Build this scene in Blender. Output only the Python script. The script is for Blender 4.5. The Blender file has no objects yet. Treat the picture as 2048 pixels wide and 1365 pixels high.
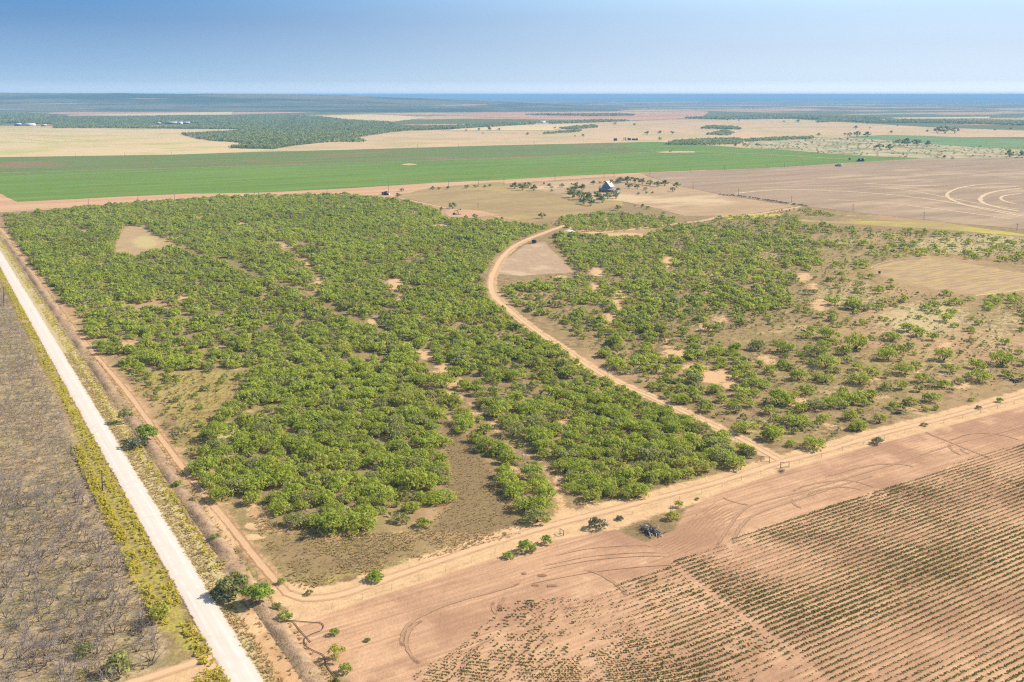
import bpy, math
import numpy as np

SC = bpy.context.scene
COL = SC.collection
R = math.radians
rng = np.random.default_rng(11)

# ------------------------------------------------------------------ camera, sky, sun, exposure
EYE = 100.0
FPX, PX0, PY0 = 1957.0, 1024.0, 341.0
PITCH = math.atan(150.0 / FPX)
cam = bpy.data.cameras.new('camera')
cam_o = bpy.data.objects.new('camera', cam); COL.objects.link(cam_o)
cam_o.location = (0, 0, EYE)
cam_o.rotation_euler = (math.pi / 2 - PITCH, 0, 0)
cam.sensor_width = 36.0
cam.lens = FPX / 2048.0 * 36.0
cam.shift_y = -(682.5 - PY0) / 2048.0
cam.clip_start = 1.0
cam.clip_end = 90000.0
SC.camera = cam_o

SUN_EL, SUN_AZ = R(38), R(77)            # azimuth measured from +Y (view) towards +X (right)
SUNV = (math.sin(SUN_AZ) * math.cos(SUN_EL), math.cos(SUN_AZ) * math.cos(SUN_EL), math.sin(SUN_EL))
sun = bpy.data.lights.new('sun', 'SUN'); sun.energy = 5.0; sun.angle = R(0.53); sun.color = (1.0, 0.925, 0.79)
sun_o = bpy.data.objects.new('sun', sun); COL.objects.link(sun_o)
from mathutils import Vector
sun_o.rotation_euler = Vector(SUNV).to_track_quat('Z', 'Y').to_euler()
sun_o.location = (300, 300, 400)

W = bpy.data.worlds.new('World'); SC.world = W; W.use_nodes = True
wt = W.node_tree; wt.nodes.clear()
def wn(t, **k):
    n = wt.nodes.new(t)
    for a, b in k.items(): setattr(n, a, b)
    return n
w_out = wn('ShaderNodeOutputWorld'); w_bg = wn('ShaderNodeBackground')
w_sky = wn('ShaderNodeTexSky', sky_type='NISHITA', sun_disc=False, sun_elevation=SUN_EL, sun_rotation=SUN_AZ, ozone_density=4.0, dust_density=0.6, air_density=1.0)
w_geo = wn('ShaderNodeTexCoord')
w_sep = wn('ShaderNodeSeparateXYZ'); wt.links.new(w_geo.outputs['Generated'], w_sep.inputs[0])
# clear-day gradient just above the horizon, from pale to deep blue, paler towards the sun's side
w_up = wn('ShaderNodeMapRange'); w_up.inputs[1].default_value = 0.0; w_up.inputs[2].default_value = 0.16
wt.links.new(w_sep.outputs['Z'], w_up.inputs[0])
def wramp(stops):
    r = wn('ShaderNodeValToRGB')
    while len(r.color_ramp.elements) < len(stops): r.color_ramp.elements.new(0.5)
    for e, (p, c) in zip(r.color_ramp.elements, stops): e.position = p; e.color = (*c, 1)
    wt.links.new(w_up.outputs[0], r.inputs[0]); return r
S_ = 1.0
r1 = wramp([(0, (.60, .70, .80)), (.035, (.42, .53, .66)), (.09, (.29, .42, .57)), (.18, (.225, .36, .525)), (.45, (.125, .245, .435)), (.62, (.085, .235, .46))])
r2 = wramp([(0, (1.0, 1.02, 1.02)), (.035, (.72, .79, .85)), (.09, (.54, .63, .72)), (.3, (.47, .57, .69)), (.5, (.45, .59, .74)), (.64, (.50, .68, .84))])
w_dot = wn('ShaderNodeVectorMath', operation='DOT_PRODUCT'); wt.links.new(w_geo.outputs['Generated'], w_dot.inputs[0])
w_dot.inputs[1].default_value = (math.sin(SUN_AZ), math.cos(SUN_AZ), 0)
w_az = wn('ShaderNodeMapRange', interpolation_type='SMOOTHSTEP'); w_az.inputs[1].default_value = -0.28; w_az.inputs[2].default_value = 0.70
wt.links.new(w_dot.outputs['Value'], w_az.inputs[0])
w_m1 = wn('ShaderNodeMix', data_type='RGBA')
wt.links.new(w_az.outputs[0], w_m1.inputs[0]); wt.links.new(r1.outputs[0], w_m1.inputs[6]); wt.links.new(r2.outputs[0], w_m1.inputs[7])
w_sc = wn('ShaderNodeVectorMath', operation='SCALE'); w_sc.inputs[3].default_value = 0.14; wt.links.new(w_sky.outputs[0], w_sc.inputs[0])
w_ti = wn('ShaderNodeMix', data_type='RGBA', blend_type='MULTIPLY'); w_ti.inputs[0].default_value = 1.0; w_ti.inputs[7].default_value = (1.35, 1.08, .70, 1); wt.links.new(w_sc.outputs[0], w_ti.inputs[6])
w_hi = wn('ShaderNodeMapRange', interpolation_type='SMOOTHSTEP'); w_hi.inputs[1].default_value = 0.16; w_hi.inputs[2].default_value = 0.42
wt.links.new(w_sep.outputs['Z'], w_hi.inputs[0])
w_m2 = wn('ShaderNodeMix', data_type='RGBA')
wt.links.new(w_hi.outputs[0], w_m2.inputs[0]); wt.links.new(w_m1.outputs[2], w_m2.inputs[6]); wt.links.new(w_ti.outputs[2], w_m2.inputs[7])
wt.links.new(w_m2.outputs[2], w_bg.inputs[0]); w_bg.inputs[1].default_value = 1.0
wt.links.new(w_bg.outputs[0], w_out.inputs[0])

SC.view_settings.view_transform = 'Standard'; SC.view_settings.look = 'None'
SC.view_settings.gamma = 1.0; SC.view_settings.use_curve_mapping = False
SC.view_settings.exposure = 0.50
SC.cycles.max_bounces = 5; SC.cycles.diffuse_bounces = 2; SC.cycles.transparent_max_bounces = 8
SC.cycles.volume_bounces = 0; SC.cycles.glossy_bounces = 1; SC.cycles.transmission_bounces = 2
SC.cycles.use_denoising = False
SC.cycles.pixel_filter_type = 'BLACKMAN_HARRIS'; SC.cycles.filter_width = 1.25

# ------------------------------------------------------------------ geometry helpers
CP, SP = math.cos(PITCH), math.sin(PITCH)
def G(x, y):                              # photograph pixel of a point on level ground -> its place on the ground
    x = np.asarray(x, float); y = np.asarray(y, float)
    u = (x - PX0) / FPX; v = (PY0 - y) / FPX
    dz = -SP + v * CP; dy = CP + v * SP
    t = -EYE / dz
    return np.stack([u * t, dy * t], -1)
def GP(pts): a = np.array(pts, float); return G(a[:, 0], a[:, 1])
def g3(x, y, z=0.0): p = G(x, y); return np.array([p[0], p[1], z])
def mpp(y): return EYE / (y - 191.0)      # metres per photograph pixel at that row
E1 = np.array([.851, .525]); E2 = np.array([-.525, .851])   # along the fence line, along the road

def hash2(ix, iy, seed):
    n = (ix.astype(np.int64) * 374761393 + iy.astype(np.int64) * 668265263 + seed * 144665) & 0x7fffffff
    n = ((n ^ (n >> 13)) * 1274126177) & 0x7fffffff
    return ((n ^ (n >> 16)) & 0xffff) / 65535.0
def vnoise(x, y, s, seed=0):
    x = np.asarray(x) / s; y = np.asarray(y) / s
    ix = np.floor(x); iy = np.floor(y); fx = x - ix; fy = y - iy
    fx = fx * fx * (3 - 2 * fx); fy = fy * fy * (3 - 2 * fy)
    a = hash2(ix, iy, seed); b = hash2(ix + 1, iy, seed); c = hash2(ix, iy + 1, seed); d = hash2(ix + 1, iy + 1, seed)
    return (a * (1 - fx) + b * fx) * (1 - fy) + (c * (1 - fx) + d * fx) * fy

def inside(P, poly):
    x, y = P[:, 0], P[:, 1]; r = np.zeros(len(P), bool)
    n = len(poly)
    for i in range(n):
        x0, y0 = poly[i]; x1, y1 = poly[(i + 1) % n]
        if y0 == y1: continue
        c = ((y0 > y) != (y1 > y)) & (x < (x1 - x0) * (y - y0) / (y1 - y0) + x0)
        r ^= c
    return r
def dist_line(P, line, closed=False):
    d = np.full(len(P), 1e9); n = len(line)
    for i in range(n if closed else n - 1):
        a = line[i]; b = line[(i + 1) % n]; ab = b - a; L = max(ab @ ab, 1e-9)
        t = np.clip(((P - a) @ ab) / L, 0, 1)
        d = np.minimum(d, np.hypot(*(P - a - t[:, None] * ab).T))
    return d
def sdist(P, poly):
    d = dist_line(P, poly, True); return np.where(inside(P, poly), d, -d)
def area_mask(P, poly, soft):             # 0..1, 0.5 on the outline
    poly = np.asarray(poly); out = np.zeros(len(P)); lo = poly.min(0) - soft; hi = poly.max(0) + soft
    m = (P[:, 0] > lo[0]) & (P[:, 0] < hi[0]) & (P[:, 1] > lo[1]) & (P[:, 1] < hi[1])
    if m.any(): out[m] = np.clip(.5 + sdist(P[m], poly) / (2 * soft), 0, 1)
    return out
def line_mask(P, line, half, soft):
    line = np.asarray(line); out = np.zeros(len(P)); lo = line.min(0) - half - soft; hi = line.max(0) + half + soft
    m = (P[:, 0] > lo[0]) & (P[:, 0] < hi[0]) & (P[:, 1] > lo[1]) & (P[:, 1] < hi[1])
    if m.any(): out[m] = np.clip(.5 + (half - dist_line(P[m], line)) / (2 * soft), 0, 1)
    return out
def smooth_line(pts, step=2.0):
    p = np.asarray(pts, float); out = []
    q = np.vstack([2 * p[0] - p[1], p, 2 * p[-1] - p[-2]])
    for i in range(1, len(q) - 2):
        n = max(2, int(np.linalg.norm(q[i + 1] - q[i]) / step))
        for t in np.linspace(0, 1, n, endpoint=False):
            a, b, c, d = q[i - 1], q[i], q[i + 1], q[i + 2]
            out.append(.5 * (2 * b + (c - a) * t + (2 * a - 5 * b + 4 * c - d) * t * t + (3 * b - a - 3 * c + d) * t ** 3))
    out.append(p[-1]); return np.array(out)

class MB:                                  # collects shapes, links them as ONE mesh object
    def __init__(s): s.v = []; s.f = []; s.n = 0; s.att = {}
    def add(s, v, *faces):
        v = np.asarray(v, float).reshape(-1, 3); s.v.append(v)
        for f in faces:
            f = np.asarray(f, np.int64)
            if f.size: s.f.append(f.reshape(-1, f.shape[-1]) + s.n)
        s.n += len(v); return s
    def box(s, c, size, rz=0.0, taper=1.0):
        x, y, z = np.array(size) / 2
        v = np.array([[a * x * (taper if d > 0 else 1), b * y * (taper if d > 0 else 1), d * z] for d in (-1, 1) for b in (-1, 1) for a in (-1, 1)])
        cc, ss = math.cos(rz), math.sin(rz); v = np.c_[v[:, 0] * cc - v[:, 1] * ss, v[:, 0] * ss + v[:, 1] * cc, v[:, 2]]
        return s.add(v + np.asarray(c), [[0, 2, 3, 1], [4, 5, 7, 6], [0, 1, 5, 4], [1, 3, 7, 5], [3, 2, 6, 7], [2, 0, 4, 6]])
    def tube(s, p0, p1, r0, r1=None, n=6, cap=True):
        p0 = np.asarray(p0, float); p1 = np.asarray(p1, float); r1 = r0 if r1 is None else r1
        d = p1 - p0; d = d / (np.linalg.norm(d) + 1e-9)
        a = np.cross(d, (0, 0, 1.) if abs(d[2]) < .9 else (1., 0, 0)); a /= np.linalg.norm(a); b = np.cross(d, a)
        t = np.arange(n) * 2 * math.pi / n; ring = np.cos(t)[:, None] * a + np.sin(t)[:, None] * b
        v = np.vstack([p0 + ring * r0, p1 + ring * r1]); i = np.arange(n); j = (i + 1) % n
        q = np.c_[i, j, j + n, i + n]
        if cap: return s.add(v, q, [list(range(n))[::-1]], [list(range(n, 2 * n))])
        return s.add(v, q)
    def lathe(s, c, prof, n=16):            # prof: list of (radius, z)
        t = np.arange(n) * 2 * math.pi / n; v = []
        for r, z in prof: v.append(np.c_[np.cos(t) * r, np.sin(t) * r, np.full(n, z)])
        v = np.vstack(v) + np.asarray(c); i = np.arange(n); j = (i + 1) % n; q = [np.c_[i + k * n, j + k * n, j + (k + 1) * n, i + (k + 1) * n] for k in range(len(prof) - 1)]
        return s.add(v, np.vstack(q), [list(range(n))[::-1]], [list(range((len(prof) - 1) * n, len(prof) * n))])
    def mesh(s, name, mats, attrs=None, smooth=False, midx=None):
        me = bpy.data.meshes.new(name); v = np.vstack(s.v)
        me.vertices.add(len(v)); me.vertices.foreach_set('co', v.astype(np.float32).ravel())
        tot = np.concatenate([np.full(len(f), f.shape[1], np.int32) for f in s.f])
        li = np.concatenate([f.ravel() for f in s.f]).astype(np.int32)
        me.loops.add(len(li)); me.loops.foreach_set('vertex_index', li)
        me.polygons.add(len(tot)); st = np.zeros(len(tot), np.int32); st[1:] = np.cumsum(tot)[:-1]
        me.polygons.foreach_set('loop_start', st)
        try: me.polygons.foreach_set('loop_total', tot)
        except Exception: pass
        for m in (mats if isinstance(mats, (list, tuple)) else [mats]): me.materials.append(m)
        if midx is not None: me.polygons.foreach_set('material_index', midx.astype(np.int32))
        if smooth: me.polygons.foreach_set('use_smooth', np.ones(len(tot), bool))
        me.update(calc_edges=True); me.validate()
        for k, a in (attrs or {}).items():
            at = me.attributes.new(k, 'FLOAT', 'POINT'); at.data.foreach_set('value', np.asarray(a, np.float32))
        return me
    def obj(s, name, mats, parent=None, loc=None, **k):
        return link(name, s.mesh(name, mats, **k), parent, loc)
def link(name, me, parent=None, loc=None):
    o = bpy.data.objects.new(name, me); COL.objects.link(o)
    if parent is not None: o.parent = parent
    if loc is not None: o.location = loc
    return o
def tag(o, label=None, cat=None, group=None, kind=None):
    if label: o['label'] = label
    if cat: o['category'] = cat
    if group: o['group'] = group
    if kind: o['kind'] = kind
    return o
def thing(name, label, cat, loc, rz=0.0, group=None):
    o = link(name, None); o.empty_display_size = .3; o.location = loc; o.rotation_euler.z = rz
    return tag(o, label, cat, group)
def dup(root, loc, rz=0.0, sc=1.0, label=None, group=None):
    r = root.copy(); COL.objects.link(r); r.location = loc; r.rotation_euler = (0, 0, rz); r.scale = (sc, sc, sc) if np.isscalar(sc) else sc
    if label: r['label'] = label
    if group: r['group'] = group
    for ch in list(root.children):
        c = ch.copy(); COL.objects.link(c); c.parent = r
        for gch in list(ch.children):
            d = gch.copy(); COL.objects.link(d); d.parent = c
    return r

# ------------------------------------------------------------------ materials
def wm(c): return (min(c[0] * 1.07, .9), c[1], c[2] * .76)
class NT:
    def __init__(s, name):
        s.m = bpy.data.materials.new(name); s.m.use_nodes = True; s.t = s.m.node_tree; s.t.nodes.clear()
        s.out = s.n('ShaderNodeOutputMaterial'); s._pos = None
    def n(s, t, **k):
        n = s.t.nodes.new(t)
        for a, b in k.items(): setattr(n, a, b)
        return n
    def put(s, sock, v):
        if isinstance(v, bpy.types.NodeSocket): s.t.links.new(v, sock)
        elif isinstance(v, (tuple, list)) and len(v) == 3 and sock.type == 'RGBA': sock.default_value = (*v, 1)
        else: sock.default_value = v
    @property
    def pos(s):
        if s._pos is None: s._pos = s.n('ShaderNodeNewGeometry').outputs['Position']
        return s._pos
    def attr(s, a): return s.n('ShaderNodeAttribute', attribute_name=a).outputs['Fac']
    def math(s, op, a, b=0.0, clamp=False):
        n = s.n('ShaderNodeMath', operation=op, use_clamp=clamp); s.put(n.inputs[0], a); s.put(n.inputs[1], b); return n.outputs[0]
    def mapv(s, rot=0.0, scale=(1, 1, 1), vec=None):
        n = s.n('ShaderNodeMapping', vector_type='TEXTURE'); s.put(n.inputs[0], vec or s.pos)
        n.inputs['Rotation'].default_value = (0, 0, -rot); n.inputs['Scale'].default_value = tuple(1 / c for c in scale); return n.outputs[0]
    def noise(s, scale, detail=4.0, rough=.55, vec=None, dist=0.0):
        n = s.n('ShaderNodeTexNoise'); s.put(n.inputs['Vector'], vec or s.pos)
        n.inputs['Scale'].default_value = scale; n.inputs['Detail'].default_value = detail; n.inputs['Roughness'].default_value = rough; n.inputs['Distortion'].default_value = dist
        return n.outputs['Fac']
    def step(s, v, a, b):
        n = s.n('ShaderNodeMapRange', interpolation_type='SMOOTHSTEP'); s.put(n.inputs[0], v); n.inputs[1].default_value = a; n.inputs[2].default_value = b; return n.outputs[0]
    def mix(s, f, a, b, mode='MIX'):
        n = s.n('ShaderNodeMix', data_type='RGBA', blend_type=mode); s.put(n.inputs[0], f); s.put(n.inputs[6], a); s.put(n.inputs[7], b); return n.outputs[2]
    def bump(s, h, strength, dist):
        n = s.n('ShaderNodeBump'); n.inputs['Strength'].default_value = strength; n.inputs['Distance'].default_value = dist; s.put(n.inputs['Height'], h); return n.outputs[0]
    def bsdf(s, col, rough=.9, spec=.15, normal=None, metal=0.0):
        n = s.n('ShaderNodeBsdfPrincipled'); s.put(n.inputs['Base Color'], col); s.put(n.inputs['Roughness'], rough)
        n.inputs['Specular IOR Level'].default_value = spec; n.inputs['Metallic'].default_value = metal
        if normal is not None: s.put(n.inputs['Normal'], normal)
        return n.outputs[0]
    def blend(s, f, a, b):
        n = s.n('ShaderNodeMixShader'); s.put(n.inputs[0], f); s.put(n.inputs[1], a); s.put(n.inputs[2], b); return n.outputs[0]
    def end(s, sh, vol=None):
        if sh is not None: s.t.links.new(sh, s.out.inputs['Surface'])
        if vol is not None: s.t.links.new(vol, s.out.inputs['Volume'])
        return s.m
ROWROT = -math.atan2(E1[1], E1[0])         # turns positions so that x runs along the crop rows

def plain(name, col, rough=.7, spec=.3, metal=0.0, var=.15, scale=2.0):
    t = NT(name); k = t.noise(scale, 3); c2 = tuple(c * (1 - var * 2) for c in col)
    return t.end(t.bsdf(t.mix(k, col, c2), rough, spec, None, metal))

def leaf_mat(name, dark, light, trans=.28, olive=None):
    t = NT(name)
    a = t.attr('tone'); o = t.n('ShaderNodeObjectInfo').outputs['Random']
    f = t.math('ADD', t.math('MULTIPLY', a, .8), t.math('MULTIPLY', o, .2), True)
    n = t.noise(.016, 3); f = t.math('ADD', f, t.math('MULTIPLY', t.math('SUBTRACT', n, .5), .7), True)
    c = t.mix(f, dark, light)
    if olive: c = t.mix(t.math('MULTIPLY', t.step(t.noise(.022, 4, .65), .50, .68), .65), c, t.mix(f, olive[0], olive[1]))
    h = t.math('FRACT', t.math('ADD', t.attr('hue'), o))
    if olive: c = t.mix(t.math('MULTIPLY', t.step(h, .80, .92), .75), c, t.mix(f, (.20, .18, .085), (.40, .36, .20))); c = t.mix(t.math('MULTIPLY', t.math('SUBTRACT', 1.0, t.step(h, .10, .22)), .5), c, t.mix(f, (.27, .29, .03), (.58, .58, .09)))
    d = t.bsdf(c, .65, .2)
    tr = t.n('ShaderNodeBsdfTranslucent'); t.put(tr.inputs[0], t.mix(.5, c, light))
    return t.end(t.blend(trans, d, tr.outputs[0]))

M = {}
M['leaf'] = leaf_mat('mesquite_leaves', (.210, .245, .028), (.545, .610, .090), .5, ((.245, .22, .045), (.58, .52, .12)))
M['bright'] = leaf_mat('bright_leaves', (.14, .20, .025), (.42, .53, .08), .5)
M['shrub'] = leaf_mat('shrub_leaves', (.17, .18, .055), (.42, .43, .15), .45)
M['lime'] = leaf_mat('yellow_green_leaves', (.26, .27, .04), (.55, .54, .09), .45)
M['greyleaf'] = leaf_mat('grey_green_leaves', (.11, .12, .065), (.30, .31, .17), .4)
M['farleaf'] = leaf_mat('far_leaves', (.16, .195, .06), (.39, .43, .145), .45)
M['weed'] = leaf_mat('yellow_weeds', (.44, .38, .055), (.78, .68, .11), .55)
M['cotton'] = leaf_mat('cotton_leaves', (.095, .115, .020), (.31, .32, .075), .4)
M['bark'] = plain('bark', (.14, .105, .08), .9, .1, var=.2, scale=3)
M['twig'] = plain('dead_twigs', (.37, .31, .29), .9, .1, var=.25, scale=.6)
M['twigdark'] = plain('dark_dead_wood', (.10, .085, .085), .9, .1, var=.2, scale=2)
M['bleach'] = plain('bleached_wood', (.52, .48, .45), .85, .15, var=.2, scale=3)
M['drygrass'] = leaf_mat('dry_grass_blades', (.30, .21, .10), (.66, .52, .25), .5)
M['pole'] = plain('weathered_pole', (.11, .085, .07), .9, .1)
M['stem'] = plain('dead_stems', (.20, .16, .145), .9, .1)
M['post'] = plain('fence_wood', (.33, .25, .19), .9, .1)
M['wire'] = plain('fence_wire', (.2, .18, .17), .6, .4)
M['black'] = plain('black_tank_paint', (.02, .02, .024), .45, .4, var=.1)
M['blue'] = plain('dark_blue_tank_paint', (.02, .045, .09), .4, .4, var=.1)
M['white'] = plain('white_paint', (.78, .78, .77), .6, .3, var=.06)
M['metal'] = plain('galvanised_roof', (.42, .43, .46), .45, .5, .25, var=.08)
M['tin'] = plain('pale_tin_roof', (.66, .66, .66), .5, .4, var=.12)
M['grey'] = plain('weathered_boards', (.24, .23, .235), .85, .15, var=.15)
M['glass'] = plain('dark_glass', (.02, .025, .03), .15, .5, var=.05)
M['rust'] = plain('rusty_steel', (.16, .09, .07), .7, .3, var=.2)
M['pipe'] = plain('black_poly_pipe', (.11, .08, .07), .55, .3, var=.1)
M['chalk'] = plain('white_caliche', (.72, .68, .62), .9, .1, var=.12, scale=4)

def ground_mat():
    t = NT('pasture_ground')
    n1 = t.noise(.045, 6, .6); n2 = t.noise(.28, 6, .7); n3 = t.noise(1.6, 4, .65); n4 = t.noise(.008, 4)
    edge = t.math('ADD', t.math('MULTIPLY', t.math('SUBTRACT', n2, .5), .95), t.math('MULTIPLY', t.math('SUBTRACT', n3, .5), .5))
    def m(a, w=1.0, lo=.36, hi=.64):
        return t.step(t.math('ADD', t.attr(a), t.math('MULTIPLY', edge, w)), lo, hi)
    c = t.mix(t.step(n2, .38, .62), (.20, .14, .082), (.34, .245, .155))
    c = t.mix(t.step(n1, .42, .62), c, t.mix(t.step(n3, .35, .65), (.21, .165, .078), (.32, .255, .135)))
    c = t.mix(t.math('MULTIPLY', t.step(n4, .5, .62), .5), c, (.48, .31, .21))
    # natural bare spots in the pasture
    bare = t.math('MULTIPLY', t.step(t.math('ADD', n1, t.math('MULTIPLY', t.math('SUBTRACT', n2, .5), .5)), .60, .68), .75)
    c = t.mix(bare, c, (.52, .35, .24))
    green = t.mix(t.step(n3, .3, .7), (.26, .235, .07), (.44, .385, .10))
    c = t.mix(t.math('MULTIPLY', m('green', .9), .85), c, green)
    pale = t.mix(t.step(n3, .3, .7), (.34, .27, .16), (.60, .51, .34))
    c = t.mix(t.math('MULTIPLY', m('pale', 1.3), .9), c, pale)
    grey = t.mix(t.step(n2, .38, .62), t.mix(t.step(n1, .45, .6), (.27, .20, .15), (.235, .205, .11)), t.mix(t.step(n3, .35, .65), (.34, .26, .175), (.48, .375, .27)))
    c = t.mix(m('grey', .6), c, grey)
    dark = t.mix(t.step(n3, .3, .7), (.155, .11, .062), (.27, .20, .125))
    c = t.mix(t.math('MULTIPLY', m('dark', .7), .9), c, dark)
    red = t.mix(t.step(n2, .3, .7), (.41, .245, .155), (.55, .36, .235))
    c = t.mix(m('red', .6), c, red)
    sand = t.mix(t.step(n2, .3, .7), (.49, .33, .225), (.63, .435, .295))
    ms = t.noise(1.0, 4, .6, t.mapv(ROWROT, (.05, .5, 1)))
    mown = t.mix(t.step(ms, .38, .62), (.33, .235, .16), t.mix(t.step(n1, .45, .6), (.44, .32, .215), (.45, .345, .17)))
    c = t.mix(m('mown', .7), c, mown); c = t.mix(t.math('MULTIPLY', t.math('MULTIPLY', t.attr('mown'), m('pale', .8)), .7), c, (.47, .42, .22))
    rg = t.n('ShaderNodeTexWave', wave_type='RINGS', rings_direction='Z'); t.put(rg.inputs[0], t.n('ShaderNodeVectorMath', operation='SUBTRACT').outputs[0])
    rg.inputs[0].links[0].from_node.inputs[1].default_value = (*[float(q) for q in G(1170, 480)], 0); t.put(rg.inputs[0].links[0].from_node.inputs[0], t.pos)
    rg.inputs['Scale'].default_value = .16; rg.inputs['Distortion'].default_value = 5.0; rg.inputs['Detail Scale'].default_value = .4
    til = t.mix(t.math('MULTIPLY', rg.outputs['Fac'], t.step(n2, .3, .6)), (.44, .32, .25), (.30, .21, .165)); til = t.mix(t.math('MULTIPLY', t.step(n1, .5, .64), .6), til, (.54, .42, .33))
    c = t.mix(m('tilled', .4), c, til)
    c = t.mix(m('bare', 1.9, .40, .62), c, t.mix(n3, (.47, .30, .20), (.64, .43, .29)))
    sand = t.mix(t.math('MULTIPLY', t.step(t.noise(.9, 5, .7), .55, .66), .55), sand, (.43, .285, .18)); c = t.mix(m('sand', .9), c, sand)
    # ploughed ground: streaks along the rows
    st = t.noise(1.0, 5, .6, t.mapv(ROWROT, (.035, .9, 1))); st2 = t.noise(1.0, 3, .6, t.mapv(ROWROT, (.25, 2.6, 1)))
    soil = t.mix(t.step(st, .36, .64), (.44, .285, .20), (.59, .395, .28))
    soil = t.mix(t.math('MULTIPLY', t.step(st2, .52, .72), .45), soil, (.32, .195, .125))
    soil = t.mix(t.math('MULTIPLY', t.step(n1, .5, .7), .5), soil, (.64, .435, .295))
    soil = t.mix(t.math('MULTIPLY', t.step(t.noise(.026, 6, .7), .44, .62), .85), soil, (.37, .225, .165)); soil = t.mix(t.math('MULTIPLY', t.step(t.noise(.06, 5, .65), .54, .66), .6), soil, (.66, .46, .33))
    clod = t.noise(2.2, 2, .5)
    soil = t.mix(t.math('MULTIPLY', t.step(clod, .66, .74), .5), soil, (.22, .125, .08))
    soil = t.mix(1.0, soil, (.91, .865, .90), 'MULTIPLY'); c = t.mix(m('soil', .25), c, soil)
    far = t.attr('far')
    cf = t.mix(t.step(t.noise(.0035, 5, .6, t.mapv(ROWROT, (.35, 1.4, 1))), .42, .58), (.46, .33, .21), (.50, .37, .24))
    wood = t.mix(t.noise(.02, 5, .7), (.09, .115, .045), (.19, .20, .085))
    fw = t.step(t.noise(.0011, 5, .6, t.mapv(ROWROT, (.55, 1.5, 1))), .44, .50)
    redf = t.step(t.noise(.0008, 4, .6, t.mapv(ROWROT + 1.0, (.5, 1.6, 1))), .56, .62)
    cf = t.mix(redf, cf, (.42, .22, .13)); cf = t.mix(fw, cf, wood)
    c = t.mix(far, c, cf)
    bed = t.n('ShaderNodeVectorMath', operation='DOT_PRODUCT'); t.put(bed.inputs[0], t.pos); bed.inputs[1].default_value = (-.525, .851, 0)
    bed = t.math('SINE', t.math('MULTIPLY', t.math('ADD', bed.outputs['Value'], t.math('MULTIPLY', t.math('SUBTRACT', n2, .5), .5)), 2 * math.pi / 1.36))
    h = t.math('ADD', t.math('ADD', t.math('MULTIPLY', n3, .6), n2), t.math('MULTIPLY', t.math('MULTIPLY', bed, t.attr('soil')), t.math('MULTIPLY', t.step(n1, .35, .6), .28)))
    return t.end(t.bsdf(t.mix(1.0, c, (1.05, 1.0, .84), 'MULTIPLY'), .95, .05, t.bump(h, .5, .35)))
M['ground'] = ground_mat()

def track_mat(name, a, b, rut, strength=.7, edge_soft=.35, rutpos=.5, rutw=.16, streak=True):
    t = NT(name); ac = t.math('ABSOLUTE', t.attr('across')); n2 = t.noise(.6, 5, .65); n3 = t.noise(2.5, 3)
    c = t.mix(n2, a, b)
    d = t.math('ABSOLUTE', t.math('SUBTRACT', ac, rutpos))
    d = t.math('ADD', d, t.math('MULTIPLY', t.math('SUBTRACT', n2, .5), .22))
    f = t.math('SUBTRACT', 1.0, t.step(d, rutw * .4, rutw * 1.6))
    c = t.mix(t.math('MULTIPLY', f, t.math('MULTIPLY', t.step(t.noise(.12, 3), .3, .55), strength)), c, rut)
    al = t.math('SUBTRACT', 1.0, t.step(t.math('ADD', ac, t.math('MULTIPLY', t.math('SUBTRACT', t.noise(.45, 5, .7), .5), .9)), 1 - edge_soft - .15, 1 - edge_soft + .15))
    tr = t.n('ShaderNodeBsdfTransparent').outputs[0]
    return t.end(t.blend(al, tr, t.bsdf(t.mix(1.0, c, (1.04, .98, .86), 'MULTIPLY'), .95, .05, t.bump(t.math('ADD', n3, t.math('MULTIPLY', f, -.8)), .4, .12))))
M['track'] = track_mat('sandy_track', (.53, .365, .25), (.63, .445, .31), (.42, .265, .17))
M['redtrack'] = track_mat('red_dirt_track', (.47, .305, .205), (.60, .42, .29), (.38, .215, .13), .9, .5)
M['tyre'] = track_mat('tyre_marks', (.335, .215, .155), (.43, .285, .21), (.27, .165, .115), .9, .6, .5)
M['furrow'] = track_mat('furrow_soil', (.36, .225, .155), (.42, .265, .185), (.34, .21, .14), .4, .55, .3)
M['sweep'] = track_mat('pale_sweep', (.56, .44, .325), (.63, .50, .375), (.50, .385, .285), .5, .6)
M['greenstreak'] = track_mat('greenish_streak', (.40, .41, .13), (.50, .46, .19), (.42, .41, .15), .3, .6)
M['damp'] = track_mat('damp_soil', (.24, .125, .08), (.33, .185, .125), (.22, .11, .075), .3, .6)
M['palestrip'] = track_mat('pale_lane', (.48, .365, .265), (.55, .42, .31), (.45, .33, .24), .3)
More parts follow.
